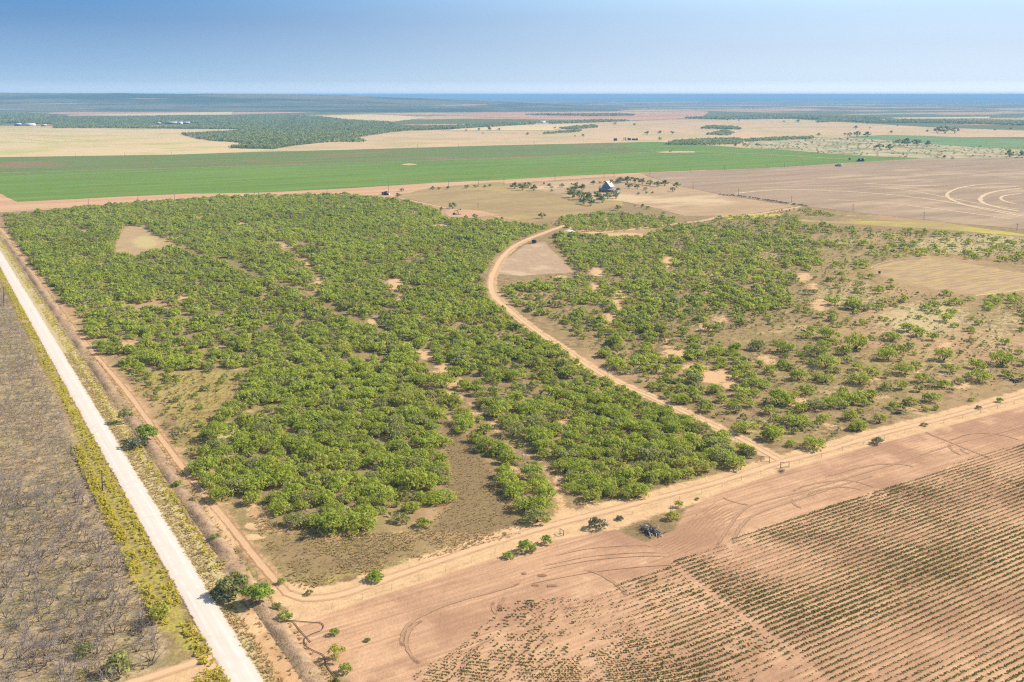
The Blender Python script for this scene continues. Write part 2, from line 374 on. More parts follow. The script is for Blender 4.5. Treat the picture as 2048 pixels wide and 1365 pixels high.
def road_mat():
    t = NT('caliche_road'); ac = t.math('ABSOLUTE', t.attr('across')); n2 = t.noise(.35, 5, .65); n3 = t.noise(3.0, 3); st = t.noise(1.0, 4, .6, t.mapv(ROWROT, (1.6, .05, 1)))
    c = t.mix(n2, (.58, .51, .465), (.65, .58, .535)); c = t.mix(t.math('MULTIPLY', t.step(st, .45, .65), .5), c, (.60, .50, .43))
    c = t.mix(t.math('MULTIPLY', t.step(ac, .55, 1.0), .55), c, (.62, .45, .32))
    wt_ = t.math('SUBTRACT', 1.0, t.step(t.math('ABSOLUTE', t.math('SUBTRACT', ac, .38)), .05, .16)); c = t.mix(t.math('MULTIPLY', wt_, t.math('MULTIPLY', t.step(n2, .35, .6), .6)), c, (.70, .635, .60)); c = t.mix(t.math('MULTIPLY', t.step(t.noise(.09, 5, .7), .56, .70), .45), c, (.52, .42, .34))
    al = t.math('SUBTRACT', 1.0, t.step(t.math('ADD', ac, t.math('MULTIPLY', t.math('SUBTRACT', t.noise(.5, 6, .75), .5), .75)), .80, .96))
    tr = t.n('ShaderNodeBsdfTransparent').outputs[0]
    return t.end(t.blend(al, tr, t.bsdf(c, .95, .05, t.bump(t.math('ADD', n3, st), .25, .05))))
M['road'] = road_mat()
def field_mat(name, a, b, c3, rot=ROWROT, s1=(.004, .05), s2=(.02, .35), patch=.006, t3=(.52, .66)):
    t = NT(name)
    st = t.noise(1.0, 5, .6, t.mapv(rot, (s1[0], s1[1], 1))); sb = t.noise(1.0, 4, .6, t.mapv(rot, (s2[0], s2[1], 1)))
    c = t.mix(t.step(t.math('ADD', t.math('MULTIPLY', st, .6), t.math('MULTIPLY', sb, .4)), .36, .62), a, b)
    c = t.mix(t.math('MULTIPLY', t.step(t.math('ADD', t.noise(patch, 5, .6), t.math('MULTIPLY', t.math('SUBTRACT', st, .5), .4)), *t3), .9), c, c3)
    return t.end(t.bsdf(t.mix(1.0, c, (1.02, .98, .86), 'MULTIPLY'), .95, .05, t.bump(sb, .3, .3)))

# ------------------------------------------------------------------ the ground: one sheet to the horizon
def growing(a, b, step, hi, lo=None, g=1.12):
    mid = list(np.arange(a, b, step)); up = []; s = step; p = mid[-1]
    while p < hi: s *= g; p += s; up.append(p)
    dn = []; s = step; p = mid[0]
    while lo is not None and p > lo: s *= g; p -= s; dn.append(p)
    return np.array(dn[::-1] + mid + up)
gx = growing(-440, 480, 1.25, 33000, -33000); gy = growing(130, 800, 1.25, 31500, -150)
GX, GY = np.meshgrid(gx, gy); P = np.c_[GX.ravel(), GY.ravel()]
def ell(x, y, rx, ry, n=14):               # ellipse drawn in the photograph, laid on the ground
    a = np.arange(n) * 2 * math.pi / n; return G(x + rx * np.cos(a), y + ry * np.sin(a))
K = lambda k, y: (-189 + k * (y - 191.0), y)   # lines that run along the road
FENCE_PX = [(430, 1253), (560, 1243), (640, 1222), (760, 1182), (880, 1144), (960, 1117), (1050, 1080), (1130, 1068), (1220, 1045), (1300, 1020), (1400, 990), (1560, 935), (1640, 915), (1700, 897), (1860, 855), (2048, 805), (2400, 700)]
TRACK_PX = [(575, 1185), (610, 1197), (680, 1190), (760, 1163), (880, 1122), (1000, 1082), (1100, 1052), (1200, 1026), (1300, 1000), (1420, 969), (1500, 945), (1570, 922), (1650, 902), (1760, 869), (1900, 833), (2048, 792), (2300, 722)]
BERMTRACK_PX = [(-40, 420), (8, 465), (58, 533), (117, 617), (176, 693), (249, 778), (314, 866), (389, 965), (455, 1044), (521, 1127), (575, 1187)]
SANDTRACK_PX = [(1560, 921), (1500, 888), (1448, 862), (1380, 830), (1310, 798), (1240, 768), (1185, 738), (1130, 700), (1080, 668), (1030, 630), (992, 596), (982, 570), (988, 545), (1005, 515), (1030, 492), (1065, 475), (1105, 460), (1128, 452)]
SANDTRACK2_PX = [(1128, 452), (1180, 466), (1260, 460), (1340, 449), (1400, 443), (1440, 434), (1520, 428), (1600, 414)]
FIELD_PX = [(560, 1275), (640, 1232), (760, 1192), (880, 1154), (960, 1127), (1050, 1095), (1130, 1078), (1230, 1060), (1290, 1085), (1350, 1060), (1370, 1020), (1440, 985), (1560, 945), (1700, 903), (1860, 862), (2048, 812), (2500, 690), (2900, 1500), (900, 1600), (700, 1365)]
mask = {k: np.zeros(len(P)) for k in ('sand', 'red', 'green', 'pale', 'grey', 'dark', 'soil', 'far', 'bare', 'mown', 'tilled')}
def put(k, m, w=1.0): mask[k] = np.maximum(mask[k], m * w)
put('soil', area_mask(P, GP(FIELD_PX), 2.0))
put('sand', line_mask(P, GP(TRACK_PX), 4.2, 2.6)); put('sand', line_mask(P, GP(FENCE_PX), 3.6, 3.2), .95)
put('sand', area_mask(P, GP([(590, 1180), (640, 1200), (760, 1170), (640, 1260), (700, 1320), (640, 1300), (560, 1250)]), 2.5))
put('sand', line_mask(P, GP(SANDTRACK_PX), 2.6, 2.2)); put('sand', line_mask(P, GP(SANDTRACK2_PX), 2.6, 2.5))
put('red', line_mask(P, GP(BERMTRACK_PX), 2.4, 3.0), .8); put('red', area_mask(P, GP([(500, 1200), (560, 1235), (680, 1380), (560, 1500), (540, 1365), (480, 1240)]), 3.0))
for e in [(425, 1050, 30, 38), (448, 1090, 22, 30), (510, 1053, 22, 8), (505, 1075, 25, 6)]: put('sand', area_mask(P, ell(*e), 1.2))
PATCH = [(791, 570, 27, 15), (799, 603, 12, 5), (744, 646, 14, 8), (813, 690, 20, 8), (850, 710, 20, 10), (889, 742, 22, 14), (914, 768, 24, 14), (905, 790, 16, 8),
         (480, 450, 8, 7), (566, 490, 8, 10), (568, 505, 9, 5), (612, 525, 17, 6), (637, 565, 10, 9), (270, 683, 30, 4), (258, 690, 15, 6), (365, 600, 12, 7), (205, 535, 12, 9), (374, 548, 10, 4), (225, 655, 16, 5),
         (1125, 852, 19, 16), (1056, 855, 12, 8), (992, 853, 12, 10), (962, 828, 14, 8), (1085, 885, 8, 5), (1119, 975, 10, 45), (1025, 940, 14, 14), (1018, 990, 12, 20), (1130, 1040, 26, 24), (1180, 1010, 15, 8),
         (1335, 525, 14, 14), (1220, 640, 18, 18), (1232, 610, 10, 20), (1195, 545, 18, 10), (1190, 575, 14, 14), (1240, 590, 14, 8), (1350, 708, 28, 12), (1335, 690, 10, 14), (1430, 755, 40, 14), (1465, 770, 22, 8), (1385, 735, 30, 8), (1606, 555, 22, 10), (1640, 610, 14, 14), (1625, 575, 12, 10),
         (1655, 855, 16, 12), (1600, 805, 22, 7), (1530, 720, 18, 10), (1838, 745, 10, 8), (1925, 772, 18, 7), (1750, 758, 20, 5), (1890, 690, 14, 10), (1440, 640, 16, 10), (1410, 655, 14, 8), (1120, 555, 12, 4), (1060, 606, 24, 4), (1250, 470, 40, 4), (1290, 475, 20, 4), (880, 452, 30, 3), (490, 1010, 14, 6)]
for q, e in enumerate(PATCH): put('bare', area_mask(P, ell(*e), 4.5), .75 + .3 * ((q * 37) % 10) / 10)
for e in [(560, 1062, 40, 8), (660, 1075, 35, 6), (520, 1030, 30, 14), (250, 695, 30, 12), (420, 1010, 30, 10)]: put('red', area_mask(P, ell(*e), 3.0), .8)
put('green', area_mask(P, GP([(245, 740), (330, 735), (520, 735), (480, 800), (420, 900), (395, 940), (330, 850), (285, 800)]), 6), .48)
put('green', area_mask(P, GP([(600, 1185), (1040, 1075), (1030, 1062), (900, 1090), (700, 1140), (600, 1160)]), 3), .6)
put('pale', area_mask(P, ell(1850, 640, 120, 40), 14), .62); put('pale', area_mask(P, ell(1700, 590, 120, 34), 14), .45); put('pale', area_mask(P, ell(1350, 560, 60, 40), 14), .4)
put('pale', area_mask(P, ell(1950, 490, 160, 26), 20), .55); put('pale', area_mask(P, ell(1560, 500, 140, 30), 20), .4); put('pale', area_mask(P, ell(450, 880, 40, 40), 5), .75); put('pale', area_mask(P, ell(1900, 740, 130, 40), 10), .35)
put('green', area_mask(P, ell(1780, 740, 300, 70), 30), .42); put('green', area_mask(P, ell(1700, 520, 300, 60), 30), .40); put('pale', area_mask(P, ell(2000, 660, 120, 60), 25), .5)
put('dark', area_mask(P, GP([(838, 790), (882, 856), (899, 950), (894, 1005), (850, 1065), (1060, 1072), (1034, 1024), (1007, 973), (945, 895), (905, 845), (872, 800)]), 3), .8)
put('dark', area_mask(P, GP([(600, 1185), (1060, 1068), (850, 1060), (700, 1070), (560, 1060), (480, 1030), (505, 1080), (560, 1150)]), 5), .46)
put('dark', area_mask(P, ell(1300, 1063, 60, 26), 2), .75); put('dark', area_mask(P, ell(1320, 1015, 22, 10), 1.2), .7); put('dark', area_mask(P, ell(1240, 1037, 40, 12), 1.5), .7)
put('bare', line_mask(P, GP([(905, 775), (950, 822), (990, 855), (1030, 905), (1068, 915), (1108, 950), (1118, 1000)]), 1.2, 3), .62); put('bare', line_mask(P, GP([(480, 446), (566, 492), (612, 526), (640, 568)]), 1, 4), .4); put('bare', line_mask(P, GP([(813, 692), (889, 744), (912, 770)]), 1.5, 4), .55)
put('dark', line_mask(P, GP([(365, 498), (461, 524), (508, 548), (586, 575), (625, 595), (672, 622), (734, 650)]), 2.5, 2), .6)
put('dark', area_mask(P, ell(1400, 735, 60, 14), 4), .45)
put('dark', area_mask(P, GP([K(.498, 540), K(.498, 1230), K(.514, 1260), K(.514, 540)]), .6), .8)  # ditch shadow between the weed strips, painted into the ground colour
put('dark', line_mask(P, GP([(640, 1222), (720, 1198)]), 1.0, 1.2), .7); put('dark', line_mask(P, GP([(1500, 905), (1535, 920), (1480, 940)]), 2.5, 2.5), .6); put('dark', line_mask(P, GP([(1700, 893), (1830, 856)]), 1.2, 1.4), .7)
put('grey', area_mask(P, GP([K(.51, 560), K(.505, 700), K(.495, 850), K(.47, 980), K(.47, 1400), (-900, 1400), (-900, 560)]), 2.5))
put('grey', area_mask(P, GP([K(.665, 470), K(.665, 1340), K(.73, 1340), K(.72, 900), K(.715, 470)]), 1.5), .8)
put('green', area_mask(P, GP([K(.508, 500), K(.50, 850), K(.462, 960), K(.458, 1240), K(.50, 1310), K(.55, 1310), K(.55, 500)]), 1.2), .6)
put('pale', area_mask(P, GP([K(.60, 470), K(.60, 1400), K(.67, 1400), K(.66, 470)]), 1.0), .8)
put('sand', area_mask(P, GP([(240, 1375), (430, 1303), (445, 1340), (300, 1420)]), 1.5))
put('mown', area_mask(P, GP([(230, 503), (231, 488), (240, 468), (255, 453), (285, 455), (318, 474), (350, 489), (368, 497), (300, 502), (262, 514)]), 3.5))
put('pale', area_mask(P, ell(290, 485, 32, 14), 9), .8)
put('tilled', area_mask(P, GP([(996, 548), (1000, 530), (1030, 505), (1050, 490), (1090, 484), (1100, 498), (1125, 520), (1148, 545), (1100, 548), (1040, 552)]), 3))
put('mown', area_mask(P, GP([(1746, 548), (1746, 534), (1790, 522), (1870, 517), (1950, 530), (2048, 546), (2200, 565), (2200, 610), (2048, 584), (1980, 592), (1900, 586), (1820, 566)]), 6))
mask['far'] = np.clip((P[:, 1] - 1150) / 250, 0, 1); mask['far'] = np.maximum(mask['far'], np.clip((np.abs(P[:, 0]) - 900) / 300, 0, 1))
nx, ny = len(gx), len(gy)
ii, jj = np.meshgrid(np.arange(nx - 1), np.arange(ny - 1)); b0 = (jj * nx + ii).ravel()
g = MB(); g.add(np.c_[P, np.zeros(len(P))], np.c_[b0, b0 + 1, b0 + nx + 1, b0 + nx])
tag(g.obj('ground', M['ground'], attrs=mask), kind='structure')

_lay = [0]
def ribbon(name, line, width, mat, z=.03, kind='structure', crown=0.0, step=2.0, wob=.12, fade=0):
    L = smooth_line(line, step); T = np.gradient(L, axis=0); T /= np.linalg.norm(T, axis=1)[:, None] + 1e-9
    Nn = np.c_[-T[:, 1], T[:, 0]]; ac = np.array([-1, -.6, -.25, .25, .6, 1]); V = []; A = []
    _lay[0] += 1; z = z + _lay[0] * .0007
    for a in ac:
        w = width / 2 * (1 + wob * (vnoise(L[:, 0], L[:, 1], 9, 3) - .5))
        V.append(np.c_[L + Nn * (a * w)[:, None], np.full(len(L), z) + crown * (1 - a * a)]); A.append(np.full(len(L), a))
    if fade:
        dd = np.r_[0, np.cumsum(np.linalg.norm(np.diff(L, axis=0), axis=1))]; ed = np.minimum(dd, dd[-1] - dd); fe = np.clip(1 - ed / min(fade, dd[-1] * .4), 0, 1)
        A = [np.maximum(np.abs(a), fe) for a in A]
    n = len(L); k = len(ac); V = np.stack(V, 1).reshape(-1, 3); A = np.stack(A, 1).ravel()
    i, j = np.meshgrid(np.arange(n - 1), np.arange(k - 1)); b = (i * k + j).ravel()
    m = MB(); m.add(V, np.c_[b, b + k, b + k + 1, b + 1][:, ::-1])
    o = m.obj(name, mat, attrs={'across': A}, smooth=True)
    if kind: tag(o, kind=kind)
    return o
road_line = [G(*((np.array(K(.5515, y)) + np.array(K(.6085, y))) / 2)) for y in (1700, 1365, 1000, 800, 600, 500, 420, 360, 320)]
ribbon('road', road_line, 6.0, M['road'], .10, crown=.12)
ribbon('driveway', GP([(90, 1440), (240, 1376), (330, 1345), (400, 1322), (450, 1306)]), 4.2, M['track'], .05)
ribbon('dirt_track', GP(TRACK_PX), 4.2, M['track'], .03)
ribbon('dirt_track', GP(BERMTRACK_PX), 4.0, M['redtrack'], .03)
ribbon('dirt_track', GP(SANDTRACK_PX[:10]), 4.0, M['track'], .032); ribbon('dirt_track', GP(SANDTRACK_PX[9:]), 7.0, M['track'], .034)
ribbon('dirt_track', GP(SANDTRACK2_PX), 4.5, M['track'], .03)
ribbon('dirt_track', GP([(786, 393), (870, 412), (960, 428), (1040, 440)]), 4.5, M['track'], .03)
ribbon('dirt_track', GP([(-60, 428), (120, 418), (330, 405)]), 6.0, M['palestrip'], .06)
ribbon('dirt_track', GP([(1240, 402), (1310, 414), (1370, 423)]), 4.0, M['track'], .06)

# bank of spoil between road and track, and the ditch-side bank
def bank(name, k0, k1, y0, y1, h, seed, mat):
    ys = np.geomspace(y0 - 191, y1 - 191, 260) + 191; ks = np.linspace(k0, k1, 9); V = []
    for q, k in enumerate(ks):
        xy = G(*K(k, ys)); prof = math.sin(math.pi * q / 8)
        z = h * prof * (-.15 + 1.6 * vnoise(xy[:, 0], xy[:, 1], 7, seed)) + .25 * prof * vnoise(xy[:, 0], xy[:, 1], 1.5, seed + 1)
        V.append(np.c_[xy, z - .02])
    V = np.stack(V, 1).reshape(-1, 3); i, j = np.meshgrid(np.arange(259), np.arange(8)); b = (i * 9 + j).ravel()
    m = MB(); m.add(V, np.c_[b, b + 1, b + 10, b + 9])
    return tag(m.obj(name, mat, smooth=True), kind='structure')
tb = NT('spoil_bank'); nb = tb.noise(.5, 6, .7); nb2 = tb.noise(2.5, 4)
cb = tb.mix(tb.step(nb, .35, .65), (.30, .195, .12), (.46, .31, .20)); cb = tb.mix(tb.step(nb2, .55, .7), cb, (.20, .14, .085))
M['bank'] = tb.end(tb.bsdf(cb, .95, .05, tb.bump(nb2, .6, .3)))
bank('earth_bank', .676, .722, 480, 1380, .6, 5, M['bank'])

# ------------------------------------------------------------------ fields beyond the brush
def sheet(name, px, mat, z, jit=1.2, world=False):
    p = np.asarray(px, float) if world else GP(px); out = []
    for i in range(len(p)):
        a, b = p[i], p[(i + 1) % len(p)]; n = max(1, int(np.linalg.norm(b - a) / 12)); n = min(n, 60)
        for t in np.linspace(0, 1, n, endpoint=False): out.append(a + (b - a) * t)
    out = np.array(out); out += (np.c_[vnoise(out[:, 0], out[:, 1], 15, 7), vnoise(out[:, 0], out[:, 1], 15, 8)] - .5) * 2 * jit
    m = MB(); m.add(np.c_[out, np.full(len(out), z)], [list(range(len(out)))])
    o = m.obj(name, mat)
    if o.data.polygons[0].normal.z < 0: o.data.flip_normals()
    return tag(o, kind='structure')
M['dirt'] = field_mat('red_dirt', (.45, .27, .175), (.56, .36, .25), (.50, .36, .24))
M['crop'] = field_mat('green_crop', (.115, .190, .032), (.165, .255, .048), (.20, .20, .055), t3=(.58, .72))
M['thincrop'] = field_mat('thin_crop', (.12, .185, .045), (.17, .195, .06), (.25, .165, .09), t3=(.52, .68))
M['straw'] = field_mat('straw_field', (.53, .405, .25), (.62, .475, .30), (.43, .41, .17), t3=(.49, .62))
M['tan'] = field_mat('tan_field', (.50, .35, .235), (.60, .435, .295), (.44, .36, .20), t3=(.47, .60))
M['harrow'] = field_mat('harrowed_field', (.285, .205, .155), (.37, .27, .205), (.44, .33, .245), s1=(.006, .05), s2=(.03, .3))
M['farcrop'] = field_mat('far_green_crop', (.13, .22, .09), (.18, .27, .11), (.20, .26, .12))
M['scrubland'] = field_mat('scrubland', (.36, .31, .20), (.52, .42, .30), (.22, .24, .12), s1=(.012, .02), s2=(.05, .09), patch=.015, t3=(.5, .6))
M['pasture'] = field_mat('house_pasture', (.30, .215, .115), (.38, .28, .155), (.40, .31, .11), s1=(.012, .03), s2=(.06, .2))
M['brownpasture'] = field_mat('brown_pasture', (.36, .25, .165), (.45, .32, .215), (.55, .42, .29), s1=(.012, .03), s2=(.05, .2))
M['yellow'] = field_mat('yellow_flowers', (.40, .36, .07), (.48, .41, .10), (.34, .26, .14), t3=(.44, .58), s1=(.02, .06), s2=(.1, .4))
M['clearing'] = field_mat('mown_clearing', (.34, .245, .165), (.44, .325, .215), (.43, .40, .19), s1=(.02, .08), s2=(.1, .4), patch=.02, t3=(.46, .58))
M['ploughed'] = field_mat('ploughed_clearing', (.36, .26, .195), (.45, .33, .25), (.56, .43, .33), rot=ROWROT + 1.2, s1=(.02, .35), s2=(.05, .8), patch=.02)
M['oat'] = field_mat('tawny_clearing', (.37, .26, .175), (.44, .315, .205), (.43, .325, .16), s1=(.01, .08), s2=(.05, .4))
M['redfar'] = field_mat('red_far_land', (.46, .24, .15), (.56, .34, .22), (.58, .42, .27), s1=(.001, .006), s2=(.004, .02), patch=.001)
M['tanfar'] = field_mat('tan_far_land', (.60, .46, .27), (.66, .52, .32), (.52, .44, .22), s1=(.001, .006), s2=(.004, .02), patch=.001)

near_edge = [(0, 388), (34, 404), (102, 401), (239, 394), (376, 388), (513, 386), (700, 377), (871, 366), (1007, 360), (1144, 352), (1281, 346), (1400, 341), (1519, 336), (1690, 326), (1854, 317)]
far_edge = [(1690, 309), (1536, 297), (1416, 290), (1315, 283), (1007, 290), (700, 299), (342, 309), (0, 314), (-500, 320)]
lane_px = [(-500, 356), (0, 347), (250, 340), (500, 333), (700, 327), (1042, 316), (1213, 308), (1400, 304)]
sheet('dirt_strip', [(-200, 425), (0, 424), (200, 412), (450, 398), (700, 390), (780, 392), (870, 378), (1000, 368), (1250, 352), (1420, 345), (1400, 336), (1000, 352), (600, 375), (100, 396), (34, 398), (0, 380), (-200, 400)], M['dirt'], .03)
sheet('field', [(-500, 402), (-30, 396)] + near_edge + far_edge, M['crop'], .10)
sheet('field', [(-500, 356), (0, 347), (500, 333), (700, 327), (1042, 316), (1213, 308), (1300, 303), (1220, 287), (1007, 291), (700, 300), (342, 310), (0, 315), (-500, 321)], M['thincrop'], .22)
ribbon('field_lane', GP(lane_px), 5.0, M['palestrip'], .30)
ribbon('field_lane', GP([(1300, 303), (1400, 304), (1500, 308), (1656, 317), (1700, 319)]), 8.0, M['palestrip'], .30)
sheet('field', [(-600, 324), (0, 315), (342, 310), (520, 304), (547, 299), (458, 297), (506, 288), (410, 281), (362, 270), (475, 264), (478, 259), (200, 257), (0, 256), (-600, 256)], M['straw'], .15)
sheet('field', [(520, 304), (700, 300), (1007, 291), (1315, 284), (1416, 291), (1490, 296), (1500, 280), (1620, 275), (2300, 275), (2300, 262), (2048, 262), (1861, 255), (1553, 237), (1400, 240), (1076, 249), (912, 259), (785, 265), (700, 279), (581, 293)], M['tan'], .12)
sheet('field', [(1281, 347), (1400, 342), (1519, 337), (1690, 327), (1854, 318), (2100, 314), (2600, 314), (2600, 520), (2048, 459), (1900, 446), (1780, 433), (1600, 412), (1440, 389), (1356, 371)], M['harrow'], .08)
sheet('field', [(1683, 275), (1775, 270), (2048, 279), (2500, 287), (2500, 312), (2048, 300), (1929, 294), (1758, 280)], M['farcrop'], .26)
sheet('scrubland', [(1490, 297), (1536, 298), (1690, 310), (1854, 318), (2100, 314), (2600, 314), (2600, 300), (2048, 300), (1929, 294), (1758, 280), (1683, 275), (1620, 276), (1510, 282)], M['scrubland'], .18)
sheet('pasture', [(790, 393), (860, 376), (1000, 364), (1030, 372), (1100, 386), (1150, 396), (1240, 402), (1250, 412), (1180, 424), (1100, 440), (1040, 440), (960, 428), (870, 410)], M['pasture'], .05)
sheet('pasture', [(1240, 402), (1150, 396), (1090, 384), (1030, 370), (1200, 356), (1281, 349), (1356, 372), (1440, 390), (1590, 413), (1480, 432), (1370, 432), (1300, 414)], M['brownpasture'], .055)
sheet('flower_strip', [(1600, 440), (1653, 443), (1741, 442), (1887, 446), (2048, 469), (2300, 500), (2300, 516), (2048, 473), (1829, 456), (1653, 447), (1590, 443)], M['yellow'], .07)
sheet('flower_strip', [(1440, 432), (1500, 430), (1560, 428), (1560, 433), (1460, 440)], M['yellow'], .07)
ribbon('dirt_track', GP([(1742, 545), (1748, 532), (1795, 520), (1872, 515)]), 2.0, M['redtrack'], .055, fade=20); ribbon('dirt_track', GP([(1950, 592), (2048, 580), (2200, 560)]), 3.0, M['track'], .055)
for pts, w in [([(1450, 390), (1560, 380), (1700, 384), (1850, 398), (2060, 432)], 9), ([(2060, 375), (1990, 384), (1962, 396), (1975, 410), (2060, 428)], 10), ([(2060, 386), (2010, 392), (2003, 400), (2030, 408), (2060, 412)], 8), ([(1700, 366), (1820, 372), (1900, 370)], 14), ([(2070, 366), (1950, 371), (1895, 388), (1930, 410), (2070, 438)], 8), ([(1500, 378), (1640, 372), (1790, 378), (1960, 408), (2070, 424)], 6), ([(1880, 375), (1960, 376), (2060, 372)], 9), ([(1620, 398), (1760, 406), (1900, 422), (2060, 444)], 7)]:
    ribbon('field_lane', GP(pts), w * 1.1, M['sweep'], .16, step=6, wob=.6, fade=25)
for pts, w in [([(-60, 279), (30, 277), (70, 281), (150, 286)], 22), ([(-60, 284), (40, 285), (120, 289)], 18), ([(60, 273), (110, 277), (240, 284)], 14), ([(-40, 268), (60, 270), (130, 274)], 12), ([(220, 260), (260, 259), (300, 260)], 30), ([(130, 287), (260, 289), (420, 287)], 10)]:
    ribbon('field_lane', GP(pts), w, M['greenstreak'], .3, step=10, wob=.9, fade=150)
# far plain: woods, red land and pale fields in bands
for px in [[(88, 228), (140, 222), (330, 217), (560, 217), (720, 222), (600, 226), (465, 230), (200, 232)], [(860, 229), (980, 224), (1180, 222), (1330, 219), (1420, 224), (1400, 236), (1250, 242), (1050, 239)], [(1400, 222), (1560, 217), (1690, 221), (1500, 225)], [(512, 232), (580, 231), (585, 238), (512, 238)], [(700, 221), (740, 217), (820, 219), (790, 223)]]:
    sheet('far_land', px, M['redfar'], .5, 8)
for px in [[(140, 231), (465, 224), (465, 230), (300, 233)], [(630, 233), (740, 229), (860, 235), (780, 245), (700, 241)], [(880, 262), (920, 258), (1060, 250), (1180, 249), (1100, 262)], [(300, 207), (395, 206), (400, 209), (310, 209)], [(70, 208), (130, 206), (130, 209)], [(395, 199.6), (470, 199), (470, 200.3)], [(512, 200.5), (690, 202), (690, 203.6), (512, 202.5)], [(1780, 236), (1980, 234), (1980, 237), (1800, 239)], [(1150, 209), (1250, 208), (1250, 209.6)]]:
    sheet('far_land', px, M['tanfar'], .8, 8)

rs = np.random.default_rng(21)
for q in range(34):
    y = 198.5 + 26 * (q / 34) ** 1.6 + rs.uniform(-.3, .3); x = rs.uniform(-50, 2050); x = x if y > 208 else rs.uniform(750, 2100); w = rs.uniform(60, 260); h = rs.uniform(.35, .8) * (.7 + (y - 198) * .07)
    sheet('far_land', [(x, y), (x + w * .5, y - h * .5), (x + w, y - h * .2), (x + w * .9, y + h * .4), (x + w * .3, y + h * .6)], M['tanfar'] if q % 3 else M['redfar'], 1.0 + q * .02, 8)
# far escarpment on the skyline
xs = np.linspace(-700, 2800, 240); top = np.interp(xs, [-700, 0, 250, 500, 700, 900, 1024, 1400, 2048, 2800], [184.5, 186, 186.8, 188.6, 190.4, 192.6, 194, 195.2, 196.6, 197])
top = top + (vnoise(xs, xs * 0, 60, 4) - .5) * 1.2 + (vnoise(xs, xs * 0, 17, 5) - .5) * .6
yh = 7000.0; hz = (EYE + (191 - top) * yh / FPX) * np.clip((1250 - xs) / 550, 0, 1) ** .8 - .5 * np.clip((xs - 1100) / 150, 0, 1); X = (xs - PX0) / FPX * yh
V = np.stack([np.c_[X * .84, np.full(240, yh * .84), np.where(xs < 1100, .5, -.5)], np.c_[X * .93, np.full(240, yh * .93), hz * .45], np.c_[X, np.full(240, yh), hz], np.c_[X * 1.25, np.full(240, yh * 1.25), hz * .95], np.c_[X * 1.3, np.full(240, yh * 1.3), np.zeros(240) - .5]], 1).reshape(-1, 3)
i, j = np.meshgrid(np.arange(239), np.arange(4)); b = (i * 5 + j).ravel()
th = NT('far_hills'); thn = th.noise(.003, 6, .65, th.mapv(0, (.25, 1, 6)))
M['hills'] = th.end(th.bsdf(th.mix(th.step(th.noise(.006, 5, .6, th.mapv(0, (.12, .5, 8))), .60, .68), th.mix(th.step(thn, .4, .6), (.06, .085, .04), (.20, .18, .10)), (.46, .33, .22)), .95, .05))
hm = MB(); hm.add(V, np.c_[b, b + 5, b + 6, b + 1]); tag(hm.obj('hills', M['hills'], smooth=True), kind='structure')

# ------------------------------------------------------------------ plants
def crown(seed, n, size, rad=3.6, ht=4.6, base=.22, nclump=16, flat=.9, lean=0.0, tone_lo=.15):
    r = np.random.default_rng(seed); cl = []
    for q in range(nclump):
        a = r.uniform(0, 2 * math.pi); rr = math.sqrt(r.uniform(0, 1)) * .78
        zc = (1 - (rr / .95) ** 2) ** .5 * r.uniform(.35, 1.0)
        cl.append((math.cos(a) * rr * rad * (1 + .25 * math.sin(2 * a + seed)), math.sin(a) * rr * rad, ht * (base + (1 - base) * .78 * zc), r.uniform(.16, .34) * rad, r.uniform(0, 1)))
    cl = np.array(cl); w = cl[:, 3] ** 2; k = r.choice(nclump, n, p=w / w.sum())
    d = r.normal(size=(n, 3)); d[:, 2] = np.abs(d[:, 2]) * 1.0 - .35; d /= np.linalg.norm(d, axis=1)[:, None]
    rad_ = cl[k, 3] * (1 - .45 * r.uniform(0, 1, n) ** 1.6); c = cl[k, :3] + d * rad_[:, None] * np.array([1, 1, flat * .8])
    c[:, 2] = np.maximum(c[:, 2], .35)
    nrm = d * 1.1 + np.array([0, 0, .25]) + r.normal(size=(n, 3)) * .40; nrm /= np.linalg.norm(nrm, axis=1)[:, None]
    t = np.cross(nrm, r.normal(size=(n, 3))); t /= np.linalg.norm(t, axis=1)[:, None]; bt = np.cross(nrm, t)
    s = size * r.uniform(.55, 1.25, n)[:, None] * .5; e = r.uniform(.5, 1.0, n)[:, None]; sk = r.uniform(-.5, .5, (n, 1))
    q = np.stack([c - t * s - bt * s * e * .6, c + t * s * .7 - bt * s * e * (1 + sk), c + t * s + bt * s * e * .7 + nrm * s * .3, c - t * s * .6 + bt * s * e], 1)
    tone = np.clip(tone_lo + .45 * cl[k, 4] + .40 * r.uniform(0, 1, n) , 0, 1)
    return q.reshape(-1, 3), np.repeat(tone, 4)
def trunk_mb(seed, rad=3.6, ht=4.6, n=4, sides=5, sub=2, thick=1.0):
    r = np.random.default_rng(seed + 500); m = MB()
    for q in range(n):
        a = 2 * math.pi * (q + r.uniform(0, .7)) / n; p = np.array([math.cos(a) * .12, math.sin(a) * .12, -.1]); d = np.array([math.cos(a) * .45, math.sin(a) * .45, 1.0])
        w = .15 * thick * r.uniform(.7, 1.2)
        for s in range(3):
            p2 = p + d / np.linalg.norm(d) * ht * .26 * r.uniform(.8, 1.2); m.tube(p, p2, w, w * .66, sides, cap=False)
            if s > 0:
                for _ in range(sub):
                    dd = d + r.normal(size=3) * .8; dd[2] = abs(dd[2]) * .6; dd /= np.linalg.norm(dd); m.tube(p2, p2 + dd * rad * r.uniform(.3, .5), w * .45, w * .15, 4, cap=False)
            p = p2; w *= .66; d = d + r.normal(size=3) * .35 + np.array([math.cos(a) * .4, math.sin(a) * .4, 0])
    return m
def quads(n): return np.arange(n * 4).reshape(-1, 4)
